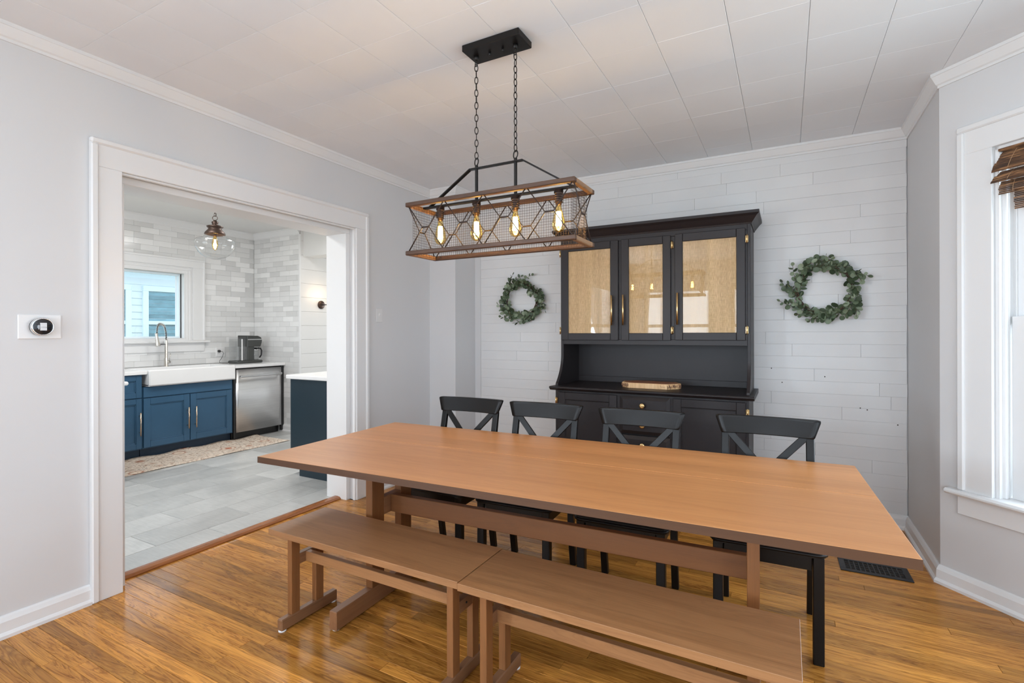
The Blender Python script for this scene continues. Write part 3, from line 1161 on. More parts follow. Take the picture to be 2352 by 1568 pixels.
o_ = (-3.49, 3.33, .93)
fc = thing('faucet', 'brushed nickel spring neck faucet behind the white sink', 'faucet', o_)
fx, fy = -3.49, 3.335
mb = MB()
mb.lathe([(0, .93), (.026, .93), (.026, .936), (.021, .94), (.021, 1.03), (.016, 1.035), (.016, 1.245), (.012, 1.25), (0, 1.25)], (fx, fy, 0), 16)
mb.build('column', 'nickel', fc, o_)
arch = []
for i in range(22):
    u = i / 21
    a = PI * u * 1.0
    arch.append((fx + .05 * u, fy - .055 * (1 - math.cos(a)), 1.25 + .19 * math.sin(a) ** .8 + (.10 * u if u > .5 else .0) * (1 if u > .5 else 0)))
arch = [(fx + .05 * u, fy - .062 * (1 - math.cos(PI * u)), 1.25 + (1 - (2 * u - .95) ** 2 / .9025) * .185 + (.10 * max(0, u - .5) * 2)) for u in [k / 24 for k in range(25)]]
MB().tube(arch, .006, 8).build('hose', 'black_plastic', fc, o_)
coil = []
n = 240
for i in range(n + 1):
    u = i / n
    q = u * 24
    k = min(int(q), 23)
    a, c = Vector(arch[k]), Vector(arch[k + 1])
    p_ = a.lerp(c, q - k)
    t_ = (c - a).normalized()
    s_ = t_.cross(Vector((1, 0, 0))).normalized()
    w_ = s_.cross(t_)
    th = u * 2 * PI * 26
    coil.append(p_ + .0125 * (math.cos(th) * s_ + math.sin(th) * w_))
MB().tube(coil, .0026, 5).build('spring', 'nickel', fc, o_)
e_ = Vector(arch[-1])
h_ = MB()
h_.lathe([(0, .02), (.012, .02), (.014, 0), (.018, -.08), (.026, -.125), (.027, -.135), (0, -.135)], (e_.x, e_.y - .006, e_.z + .005), 14, Matrix.Rotation(.12, 4, 'X'))
h_.build('spray_head', 'nickel', fc, o_)
mb = MB()
mb.tube([(fx, fy, 1.20), (fx + .045, fy - .105, 1.197)], .004, 8)
mb.tube([(fx + .044, fy - .10, 1.197), (fx + .054, fy - .132, 1.196)], .012, 10)
mb.build('holder_arm', 'iron_black', fc, o_)
mb = MB()
mb.tube([(fx, fy, .985), (fx, fy + .04, .985)], .018, 12)
mb.tube([(fx, fy + .035, .99), (fx + .005, fy + .045, 1.09)], [.005, .0035], 8)
mb.build('lever', 'nickel', fc, o_)

o_ = (-3.25, 4.19, 0)
dw = thing('dishwasher', 'stainless steel dishwasher with a bar handle under the worktop', 'dishwasher', o_)
mb = MB()
mb.box(KX + .03, -2.995, 3.838, 4.545, .09, .888)
mb.box(-3.0, -2.968, 3.838, 3.860, .02, .888)
mb.box(-3.0, -2.968, 4.505, 4.545, .02, .888)
mb.build('body', 'black_plastic', dw, o_)
MB().box(KX + .03, -3.03, 3.845, 4.50, 0, .09).build('toe_kick', 'black_plastic', dw, o_)
t_ = bmesh.new()
N_ = 20
vs = []
for j in range(2):
    row = []
    for i in range(N_ + 1):
        u = i / N_
        row.append((3.866 + (4.498 - 3.866) * u, -2.958 + .010 * (1 - (2 * u - 1) ** 2) * (.9 if j == 0 else 1)))
    vs.append(row)
mb = MB()
mb.prism([(x_, y_) for y_, x_ in vs[1]] + [(-2.99, 4.498), (-2.99, 3.866)], 'xy', .096, .876, smooth=True)
dpan = mb.build('door', 'stainless', dw, o_)
mb = MB()
mb.box(-2.915, -2.895, 3.89, 4.476, .776, .806, .008)
mb.box(-2.95, -2.905, 3.90, 3.925, .782, .80, .003)
mb.box(-2.95, -2.905, 4.44, 4.465, .782, .80, .003)
mb.build('handle', 'steel_edge', dpan, o_)

o_ = (-3.32, 4.2, .93)
cm = thing('coffee_maker', 'dark grey coffee maker with clear tank and carafe on the worktop', 'coffee maker', o_)
mb = MB()
mb.box(-3.42, -3.20, 4.045, 4.405, .930, .968, .012)
mb.box(-3.42, -3.22, 4.195, 4.29, .96, 1.20, .006)
mb.build('body', 'gray_plastic', cm, o_)
mb = MB()
mb.prism([(4.185, 1.145), (4.375, 1.145), (4.395, 1.20), (4.40, 1.235), (4.385, 1.27), (4.34, 1.292), (4.185, 1.297)], 'yz', -3.42, -3.21, .006)
mb.build('brew_head', 'gray_plastic', cm, o_)
MB().box(-3.425, -3.205, 4.19, 4.392, 1.236, 1.250, .004).build('trim_band', 'steel_edge', cm, o_)
mb = MB()
mb.box(-3.41, -3.23, 4.06, 4.062, .97, 1.25)
mb.box(-3.41, -3.23, 4.186, 4.188, .97, 1.25)
mb.box(-3.41, -3.408, 4.06, 4.188, .97, 1.25)
mb.box(-3.232, -3.23, 4.06, 4.188, .97, 1.25)
mb.build('water_tank', 'tank_plastic', cm, o_)
MB().box(-3.415, -3.225, 4.055, 4.192, 1.25, 1.275, .01).build('tank_lid', 'tank_plastic', cm, o_)
mb = MB()
mb.box(-3.235, -3.225, 4.115, 4.13, .97, 1.25, .003)
mb.build('tank_rib', 'white_plastic', cm, o_)
mb = MB()
mb.lathe([(0, .970), (.045, .970), (.052, .985), (.054, 1.06), (.044, 1.105), (.044, 1.12)], (-3.30, 4.345, 0), 20)
cf = mb.build('carafe', 'tank_plastic', cm, o_)
mb = MB()
mb.lathe([(.046, 1.10), (.048, 1.12), (.04, 1.132), (0, 1.134)], (-3.30, 4.345, 0), 20)
mb.tube([(-3.29, 4.39, 1.125), (-3.285, 4.425, 1.12), (-3.283, 4.44, 1.09), (-3.283, 4.435, 1.03), (-3.285, 4.41, .995)], .010, 8)
mb.build('carafe_handle', 'black_plastic', cf, o_)
mb = MB()
mb.lathe([(.0545, 1.09), (.0555, 1.09), (.0555, 1.112), (.0445, 1.112)], (-3.30, 4.345, 0), 20)
mb.build('carafe_band', 'steel_edge', cf, o_)

ot = thing('outlet', 'white wall outlet beside the coffee maker with a black plug', 'outlet', (KX, 4.06, 1.08))
mb = MB()
mb.box(0, .006, -.062, .062, -.062, .062, .003)
mb.build('cover_plate', 'white_plastic', ot)
for yy in (-.03, .03):
    MB().box(.004, .009, yy - .017, yy + .017, -.034, .034, .002).build('socket', 'white_plastic', ot)
cord = thing('power_cord', 'black power cord from the wall outlet to the coffee maker', 'cord', (KX + .01, 4.03, 1.09))
mb = MB()
mb.lathe([(0, 0), (.016, 0), (.018, .02), (.010, .038), (0, .038)], (.001, 0, 0), 12, Matrix.Rotation(PI / 2, 4, 'Y'))
mb.build('plug', 'black_plastic', cord)
pth = [(.03, .0, 0), (.05, .025, -.005), (.055, .035, -.03), (.055, .015, -.08), (.06, -.02, -.125), (.075, -.03, -.150), (.11, -.01, -.157), (.15, .008, -.1572), (.19, .010, -.1572)]
MB().tube(pth, .0028, 6).build('cable', 'black_plastic', cord)

o_ = (-.68, 3.85, 0)
pn = thing('kitchen_peninsula', 'dark teal cabinet block with white top behind the doorway jamb', 'cabinet', o_)
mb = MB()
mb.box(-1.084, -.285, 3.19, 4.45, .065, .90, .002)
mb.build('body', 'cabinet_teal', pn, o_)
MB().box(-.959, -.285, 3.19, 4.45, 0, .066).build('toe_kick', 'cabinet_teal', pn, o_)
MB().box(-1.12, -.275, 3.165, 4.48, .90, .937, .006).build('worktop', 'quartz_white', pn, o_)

o_ = (-2.46, 1.6, 0)
il = thing('kitchen_island', 'black sided counter unit with white top peeking past the doorway', 'cabinet', o_)
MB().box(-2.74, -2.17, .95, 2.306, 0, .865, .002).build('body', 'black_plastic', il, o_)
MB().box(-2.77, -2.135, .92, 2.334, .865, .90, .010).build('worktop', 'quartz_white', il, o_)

# patterned runner
bm_ = bmesh.new()
NX_, NY_ = 10, 60
grid = []
for i in range(NX_ + 1):
    row = []
    for j in range(NY_ + 1):
        u, v_ = i / NX_, j / NY_
        x_ = -3.015 + .655 * u
        yy = 2.33 + 1.84 * v_
        wav = max(0, 1 - u * 4) * (math.sin(yy * 14) * .5 + .5) * .016 + max(0, (u - .85) * 6) * (math.sin(yy * 9 + 2) * .5 + .5) * .006
        row.append(bm_.verts.new((x_ + .012 * math.sin(yy * 7) * (1 - u), yy, .0012 + wav)))
    grid.append(row)
for i in range(NX_):
    for j in range(NY_):
        bm_.faces.new((grid[i][j], grid[i + 1][j], grid[i + 1][j + 1], grid[i][j + 1])).smooth = True
ext_ = bmesh.ops.extrude_face_region(bm_, geom=bm_.faces[:])
bmesh.ops.translate(bm_, vec=(0, 0, .005), verts=[g for g in ext_['geom'] if isinstance(g, bmesh.types.BMVert)])
bmesh.ops.recalc_face_normals(bm_, faces=bm_.faces)
mb = MB()
mb._merge(bm_)
tag(mb.build('runner_rug', 'runner_pattern', None, (-2.7, 3.0, 0), (-2.7, 3.0, 0)), 'cream and rust patterned runner on the kitchen tiles', 'rug')

# kitchen pendant
px, py = -1.75, 2.879
o_ = (px, py, KZ)
kp = thing('pendant_lamp', 'clear schoolhouse glass pendant with bronze cap in the kitchen', 'pendant lamp', o_)
MB().lathe([(0, KZ), (.06, KZ), (.06, KZ - .012), (.03, KZ - .022), (0, KZ - .022)], (px, py, 0), 20).build('canopy', 'bronze', kp, o_)
n = 9
for i in range(n):
    z = 2.458 + i * .0265
    pts = []
    for k in range(14):
        a = 2 * PI * k / 14
        pts.append((.007 * math.cos(a), 0, .019 * math.sin(a)))
    l_ = MB().tube(pts, .0022, 5, True).build('chain_link', 'bronze', kp, loc=(0, 0, z - KZ))
    l_.rotation_euler = (0, 0, (PI / 2 if i % 2 else 0) + .9)
MB().tube([(px + .012 + .003 * math.sin(k * 2.2), py + .004, 2.44 + k * .027) for k in range(11)], .0018, 5).build('wire', 'black_plastic', kp, o_)
pts = [(px + .8 * .022 * math.cos(2 * PI * k / 18), py + .6 * .022 * math.cos(2 * PI * k / 18), 2.425 + .022 * math.sin(2 * PI * k / 18)) for k in range(18)]
MB().tube(pts, .003, 6, True).build('ring', 'bronze', kp, o_)
MB().lathe([(0, 2.405), (.012, 2.405), (.016, 2.395), (.03, 2.388), (.026, 2.37), (.022, 2.36), (.055, 2.352), (.072, 2.345), (.068, 2.335), (.056, 2.325), (.06, 2.315), (.086, 2.285), (.090, 2.268), (.086, 2.266), (.02, 2.30), (0, 2.30)], (px, py, 0), 28).build('cap', 'bronze', kp, o_)
MB().lathe([(.078, 2.275), (.082, 2.262), (.095, 2.250), (.098, 2.238), (.140, 2.228), (.164, 2.216), (.172, 2.196), (.168, 2.160), (.160, 2.132), (.152, 2.124), (.142, 2.100), (.134, 2.094), (.115, 2.072), (.108, 2.068), (.085, 2.052), (.07, 2.046), (.03, 2.035), (0, 2.033)], (px, py, 0), 36).build('glass_globe', 'globe_glass', kp, o_)
MB().lathe([(0, 2.305), (.018, 2.305), (.018, 2.25), (0, 2.25)], (px, py, 0), 14).build('socket', 'bronze', kp, o_)
bl = MB().lathe([(.012, 2.25), (.016, 2.235), (.026, 2.20), (.027, 2.17), (.018, 2.13), (0, 2.118)], (px, py, 0), 18).build('bulb', 'bulb_glass', kp, o_)
MB().tube([(px + .008 * math.cos(k * 1.7), py + .008 * math.sin(k * 1.7), 2.145 + .075 * (k % 2)) for k in range(11)], .0022, 5).build('filament', 'filament', bl, o_)
ld = bpy.data.lights.new('pendant_glow', 'POINT')
ld.energy = 3
ld.color = (1, .72, .42)
ld.shadow_soft_size = .02
lo = bpy.data.objects.new('pendant_glow', ld)
COL.objects.link(lo)
lo.location = (px, py, 2.18)

# passage wall lamp
o_ = (-2.635, 4.885, 1.716)
ws = thing('wall_sconce', 'round bronze wall lamp base on the white board wall', 'wall lamp', o_)
MB().lathe([(0, 0), (.056, 0), (.056, .012), (.050, .018), (0, .018)], (.001, 0, 0), 28, Matrix.Rotation(PI / 2, 4, 'Y')).build('back_plate', 'bronze', ws)
mb = MB()
mb.box(.015, .024, -.006, .034, -.007, .005, .002)
mb.tube([(.018, .012, 0), (.15, .012, 0), (.17, .012, .02)], .006, 8)
mb.build('arm', 'iron_black', ws)
MB().lathe([(0, 0), (.022, 0), (.022, .05), (0, .05)], (.17, .012, .02), 14).build('socket', 'bronze', ws)
MB().lathe([(.012, .07), (.03, .10), (.032, .13), (.018, .155), (0, .16)], (.17, .012, .0), 16).build('bulb', 'soft_glow', ws)
ld = bpy.data.lights.new('sconce_glow', 'POINT')
ld.energy = .8
ld.color = (1, .70, .42)
ld.shadow_soft_size = .03
lo = bpy.data.objects.new('sconce_glow', ld)
COL.objects.link(lo)
lo.location = (-2.635 + .15, 4.79, 1.86)

# ------------------------------------------------------------------ on the left dining wall
th = thing('thermostat', 'round black and chrome thermostat on a white wall plate', 'thermostat', (0, 1.009, 1.3645))
MB().box(0, .007, -.078, .078, -.056, .056, .005).build('wall_plate', 'white_plastic', th)
ry = Matrix.Rotation(PI / 2, 4, 'Y')
MB().lathe([(0, .006), (.040, .006), (.040, .016), (0, .016)], (0, 0, 0), 32, ry).build('base', 'black_plastic', th)
MB().lathe([(0, .014), (.0405, .014), (.0415, .020), (.0415, .034), (.039, .038), (.036, .038), (.036, .036), (0, .036)], (0, 0, 0), 40, ry).build('ring', 'chrome', th)
fcz = MB().lathe([(.0355, .0365), (.034, .0385), (0, .0388)], (0, 0, 0), 40, ry).build('dial_face', 'screen_black', th)
mb = MB()
mb.box(.0386, .0392, -.011, .013, -.017, -.003, 0)
mb.box(.0386, .0392, -.011, .013, -.0015, .018, 0)
mb.box(.0386, .0392, -.017, -.014, -.012, .008, 0)
mb.build('dial_reflection', 'painted_reflection', fcz)  # reflection of a window, painted as pale patches on the dial
sw = thing('light_switch', 'white light switch plate on the wall right of the doorway', 'light switch', (0, 3.218, 1.479))
MB().box(0, .006, -.037, .037, -.059, .059, .003).build('cover_plate', 'wall_plate', sw)
MB().prism([(.004, -.012), (.016, .006), (.014, .012), (.004, .012)], 'xz', -.006, .006, .001).build('toggle', 'white_plastic', sw)

# ------------------------------------------------------------------ hutch
HX0, HX1 = 1.385, 2.812
YU, YD, YK = 3.88, 3.73, YB - .003
o_ = (2.10, 4.0, 0)
hu = thing('hutch', 'tall black hutch with burlap lined glass doors against the shiplap wall', 'hutch', o_)
hb_ = lambda mb, n, m='hutch_paint', p=None: mb.build(n, m, p or hu, o_)
mb = MB()
mb.box(HX0 + .015, HX1 - .005, YD + .022, YK, .07, .872)
mb.box(HX0 + .016, HX1 - .006, YD + .0016, YD + .022, .04, .114, .002)
for a, c in ((HX0 + .015, 1.440), (1.895, 1.932), (2.288, 2.324), (2.780, HX1 - .005)):
    mb.box(a, c, YD + .001, YD + .03, .10, .872, .001)
mb.box(HX0 + .016, HX1 - .006, YD + .0016, YD + .03, .853, .871, .001)
mb.box(HX0 + .03, HX1 - .02, YD + .05, YK, 0, .08)
hb_(mb, 'base_body')
mb = MB()
mb.prism([(YD - .038, .884), (YD - .045, .890), (YD - .045, .897), (YD - .040, .903), (YK, .903), (YK, .872), (YD - .02, .872), (YD - .03, .878)], 'yz', HX0 - .022, HX1 + .030, .001)
hb_(mb, 'counter')
for u0, u1, hx in ((1.428, 1.903, 1.410), (2.316, 2.788, 2.800)):
    mb = MB()
    panel_front(mb, 'hy', u0, u1, .115, .858, YD + .005, YD - .015, .057, .012, .006)
    d_ = hb_(mb, 'door')
    for z in (.20, .79):
        mb = MB()
        mb.tube([(hx, YD - .018, z - .028), (hx, YD - .018, z + .028)], .005, 8)
        mb.box(hx - .010, hx + .010, YD - .006, YD + .0005, z - .022, z + .022, .001)
        hb_(mb, 'hinge', 'brass', d_)
for k, (z0, z1) in enumerate(((.724, .857), (.578, .712), (.432, .566), (.286, .420), (.125, .274))):
    mb = MB()
    u0, u1 = 1.926, 2.295
    mb.box(u0, u1, YD - .004, YD + .005, z0, z1, .001)
    t = .026
    f, g = YD - .004, YD - .017
    vs = [(u0, f, z0), (u1, f, z0), (u1, f, z1), (u0, f, z1), (u0 + t, g, z0 + t), (u1 - t, g, z0 + t), (u1 - t, g, z1 - t), (u0 + t, g, z1 - t)]
    tb = bmesh.new()
    q = [tb.verts.new(v) for v in vs]
    for i in range(4):
        tb.faces.new((q[i], q[(i + 1) % 4], q[4 + (i + 1) % 4], q[4 + i]))
    tb.faces.new((q[4], q[5], q[6], q[7]))
    mb._merge(tb)
    d_ = hb_(mb, 'drawer')
    if k < 4:
        zc = (z0 + z1) / 2 + .003
        mb = MB()
        rot = Matrix.Rotation(PI / 2, 4, 'X')
        pr_ = [(0, 0), (.008, 0), (.007, .014), (.010, .018), (.019, .022), (.0205, .027), (.017, .031), (.009, .033), (0, .034)]
        mb.lathe(pr_, (2.102, YD - .016, zc), 12, rot)
        for a in range(8):
            mb.tube([(2.102 + .006 * math.cos(a * PI / 4), YD - .050, zc + .006 * math.sin(a * PI / 4)), (2.102 + .018 * math.cos(a * PI / 4 + .25), YD - .0455, zc + .018 * math.sin(a * PI / 4 + .25))], .002, 5)
        hb_(mb, 'knob', 'brass', d_)
# back, sides of the open shelf
mb = MB()
mb.box(HX0 + .0222, HX1 - .0222, YK - .018, YK, .904, 2.094)
hb_(mb, 'back_panel')
mb = MB()
mb.box(HX0 + .02, HX1 - .02, YK - .024, YK - .016, .903, .952, .002)
hb_(mb, 'back_rail')
curve = [(YU, 2.095), (YU, 1.235), (YU, 1.16)]
for i in range(1, 12):
    u = i / 11
    curve.append((YU - .115 * (u ** 2.2), 1.16 - .24 * u))
curve += [(3.762, .903), (YK - .001, .903), (YK - .001, 2.095)]
for a in (HX0, HX1 - .022):
    mb = MB()
    mb.prism(curve, 'yz', a, a + .022, .0015)
    hb_(mb, 'side_panel')
mb = MB()
mb.box(HX0 + .02, HX1 - .02, YU + .012, YK - .018, 1.240, 1.262)
mb.box(HX0 + .02, HX1 - .02, YU + .012, YK - .018, 2.07, 2.095)
hb_(mb, 'shelf')
mb = MB()
mb.box(HX0 + .0222, HX1 - .0222, YU, YU + .02, 1.234, 1.275, .0015)
mb.box(HX0 + .0222, HX1 - .0222, YU, YU + .02, 2.045, 2.099, .0015)
for a, c in ((1.866, 1.905), (2.268, 2.310), (2.774, HX1 - .0222)):
    mb.box(a, c, YU + .0004, YU + .02, 1.2755, 2.0445, .001)
hb_(mb, 'face_frame')
mb = MB()
cpts = [(HX0, YK), (HX0, YU), (HX1, YU), (HX1, YK)]
mt = miter(cpts)
cp = [(.0, 2.085), (.006, 2.085), (.010, 2.095), (.018, 2.105), (.040, 2.135), (.052, 2.146), (.056, 2.150), (.056, 2.170), (.0, 2.170)]
mb.sweep(cp, [(x_, y_, nx_, ny_) for x_, y_, nx_, ny_ in miter([(HX0, YK), (HX0, YU), (HX1, YU), (HX1, YK)])])
mb.box(HX0 + .001, HX1 - .001, YU + .001, YK - .001, 2.10, 2.168)
hb_(mb, 'crown')
DOORS = ((1.391, 1.874, 1.268, 2.052, 1.455, 1.811, 1.324, 1.992, 1.831, 1.386), (1.898, 2.273, 1.268, 2.053, 1.958, 2.215, 1.324, 1.992, 1.921, 2.284), (2.303, 2.779, 1.272, 2.057, 2.359, 2.721, 1.327, 1.998, 2.325, 2.789))
for u0, u1, z0, z1, a, c, d, e, hx, gx in DOORS:
    mb = MB()
    f0, f1 = YU - .018, YU - .0005
    for p_, q, r, t in ((u0, a, z0, z1), (c, u1, z0, z1), (a, c, z0, d), (a, c, e, z1)):
        mb.box(p_, q, f0, f1, r, t, .003)
    d_ = hb_(mb, 'door')
    MB().box(a - .004, c + .004, YU - .010, YU - .007, d - .004, e + .004).build('pane', 'cabinet_glass', d_, o_)
    # burlap pinned behind the glass, a fold along its right edge
    tb = bmesh.new()
    N_ = 24
    lo_, hi_ = [], []
    for i in range(N_ + 1):
        u = i / N_
        yy = YU - .0045 + .003 * math.sin(u * 9) * math.sin(u * 3) - (.0035 if u > .9 else 0)
        lo_.append(tb.verts.new((a - .003 + (c - a + .006) * u, min(yy, YU - .0015), d - .003)))
        hi_.append(tb.verts.new((a - .003 + (c - a + .006) * u, min(yy, YU - .0015), e + .003)))
    for i in range(N_):
        tb.faces.new((lo_[i], lo_[i + 1], hi_[i + 1], hi_[i])).smooth = True
    mb = MB()
    mb._merge(tb)
    hb_(mb, 'burlap_lining', 'burlap', d_)
    bar_pull(d_, 'hy', hx, 1.386, 1.620, YU - .018, .0065, .032, 'brass', o_)
    for z in (1.345, 1.98):
        mb = MB()
        mb.tube([(gx, YU - .020, z - .030), (gx, YU - .020, z + .030)], .005, 8)
        mb.box(gx - .010, gx + .008, YU - .008, YU - .0003, z - .024, z + .024, .001)
        hb_(mb, 'hinge', 'brass', d_)

# cutting board
o_ = (2.08, 3.95, .903)
cbd = thing('cutting_board', 'thick chamfered wooden cutting board with bark ends on the hutch', 'cutting board', o_)
foot = [(1.895, 3.90), (1.962, 3.838), (2.250, 3.838), (2.320, 3.915), (2.330, 3.96), (2.270, 4.055), (1.975, 4.065), (1.885, 3.985)]
mb = MB()
mb.prism(foot, 'xy', .9035, .944, .003)
mb.build('block', 'board_wood', cbd, o_)
ins = [(2.105 + (x_ - 2.105) * .93, 3.95 + (y_ - 3.95) * .88) for x_, y_ in foot]
mb = MB()
mb.prism(ins, 'xy', .9438, .9446)
mb.build('top_face', 'board_top_wood', cbd, o_)
r2 = random.Random(3)
for seg in ((0, 1), (7, 0), (2, 3), (3, 4), (4, 5)):
    mb = MB()
    a, c = Vector((*foot[seg[0]], 0)), Vector((*foot[seg[1]], 0))
    nrm = Vector(((c - a).y, -(c - a).x, 0)).normalized()
    n = max(3, int((c - a).length / .011))
    for i in range(n):
        p_ = a.lerp(c, (i + .5) / n) + nrm * .0005
        z0 = .906 + r2.uniform(0, .01)
        mb.tube([(p_.x, p_.y, z0), (p_.x + r2.uniform(-.004, .004), p_.y, z0 + .015), (p_.x + r2.uniform(-.004, .004), p_.y, min(.942, z0 + r2.uniform(.018, .034)))], [.002, r2.uniform(.003, .006), .002], 5)
    mb.build('bark_edge', 'bark', cbd, o_)
mb = MB()
sx, sz = 2.198, .921
pts = [(0, .010), (.004, .012), (.006, .006), (.009, -.001), (.012, .004), (.014, .001), (.017, .005), (.019, 0), (.022, .005), (.025, .003), (.027, -.001), (.031, .004), (.034, .001), (.038, .002)]
mb.tube([(sx + u, 3.8375, sz + w) for u, w in pts], .0011, 4)
mb.build('engraved_mark', 'bark', cbd, o_)

# ------------------------------------------------------------------ wreaths
def leaf_mesh(k):
    tb = bmesh.new()
    n = 9
    c0 = tb.verts.new((0, .5, -.04))
    ring = []
    for i in range(n):
        a = 2 * PI * i / n - PI / 2
        w = (.86, .95, .62)[k]
        ring.append(tb.verts.new((w * .5 * math.cos(a), .5 + .5 * math.sin(a), .07 * abs(math.cos(a)) + (.05 * math.sin(a * 2) if k == 1 else 0))))
    for i in range(n):
        tb.faces.new((c0, ring[i], ring[(i + 1) % n])).smooth = True
    me = bpy.data.meshes.new('leaf')
    tb.to_mesh(me)
    tb.free()
    me.materials.append(MATS['eucalyptus_leaf'])
    return me


LEAVES = [leaf_mesh(k) for k in range(3)]


def wreath(cx, cz, r_mid, seed, label, nspr, gap=None):
    rg = random.Random(seed)
    cy = YB - .035
    w_ = thing('eucalyptus_wreath', label, 'wreath', (cx, cy, cz), 0, 'wreaths on the shiplap wall')
    mb = MB()
    for q in range(3):
        pts = [((r_mid - .012 + .008 * math.sin(k * .9 + q * 2)) * math.cos(2 * PI * k / 40), .012 * math.cos(k * .9 + q * 2), (r_mid - .012 + .008 * math.sin(k * .9 + q * 2)) * math.sin(2 * PI * k / 40)) for k in range(40)]
        mb.tube(pts, .005, 6, True)
    mb.build('twig_ring', 'leaf_twig', w_)
    stems = MB()
    nl = 0
    for i in range(nspr):
        a = 2 * PI * i / nspr + rg.uniform(-.08, .08)
        r0 = r_mid + rg.uniform(-.04, .03)
        out = rg.choice((-.35, -.1, .1, .25, .35, .5, .75)) + rg.uniform(-.1, .1)
        L = rg.uniform(.085, .125) if out < .3 else rg.uniform(.09, .16)
        if out < -.2:
            L = .07
        pos = Vector((r0 * math.cos(a), rg.uniform(-.03, .012), r0 * math.sin(a)))
        tang = Vector((math.sin(a), 0, -math.cos(a)))     # clockwise
        rad = Vector((math.cos(a), 0, math.sin(a)))
        d = (tang + rad * out + Vector((0, rg.uniform(-.35, .05), 0))).normalized()
        pts = [pos.copy()]
        n = 6
        for k in range(n):
            d = (d - rad * .05 + Vector((0, rg.uniform(-.06, .06), 0))).normalized()
            pts.append(pts[-1] + d * L / n)
        for q in pts:
            q.y = min(q.y, .022)
        stems.tube(pts, .0014, 4)
        m_ = 6 if nl < 280 else 0
        for k in range(m_):
            u = (k + .7) / m_
            pz = pts[min(n, int(u * n))]
            side = 1 if k % 2 else -1
            perp = d.cross(Vector((0, -1, 0))).normalized() * side
            up = (d * rg.uniform(.2, .9) + perp * rg.uniform(.5, 1) + Vector((0, rg.uniform(-.7, .1), 0))).normalized()
            if k == m_ - 1:
                up = (d + Vector((0, rg.uniform(-.3, .1), 0))).normalized()
            face = Vector((rg.uniform(-.9, .9), -1, rg.uniform(-.7, .9)))
            if rg.random() < .25:
                face = Vector((rg.uniform(-1, 1), -.15, rg.uniform(-1, 1)))
            face = (face - up * face.dot(up)).normalized()
            xax = up.cross(face).normalized()
            s = rg.uniform(.040, .058) * (1 - .45 * u * (1 if out > .3 else .4))
            o = link('leaf', LEAVES[rg.randrange(3)], w_, pz, Matrix((xax, up, face)).transposed().to_quaternion())
            o.scale = (s, s, s)
            if pz.y + up.y * s > .03:
                o.location.y = .03 - up.y * s if up.y > 0 else pz.y
            nl += 1
    tag(stems.build('stem', 'leaf_stem', w_), kind='stuff')
    # hanging nail
    MB().tube([(0, .028, r_mid - .01), (0, -.005, r_mid - .004)], .003, 6).build('hook', 'iron_black', w_)
    print('leaves', nl)
    return w_


wreath(.842, 1.632, .172, 5, 'round eucalyptus wreath hanging left of the black hutch', 47)
wreath(3.266, 1.632, .182, 9, 'round eucalyptus wreath hanging right of the black hutch', 48)

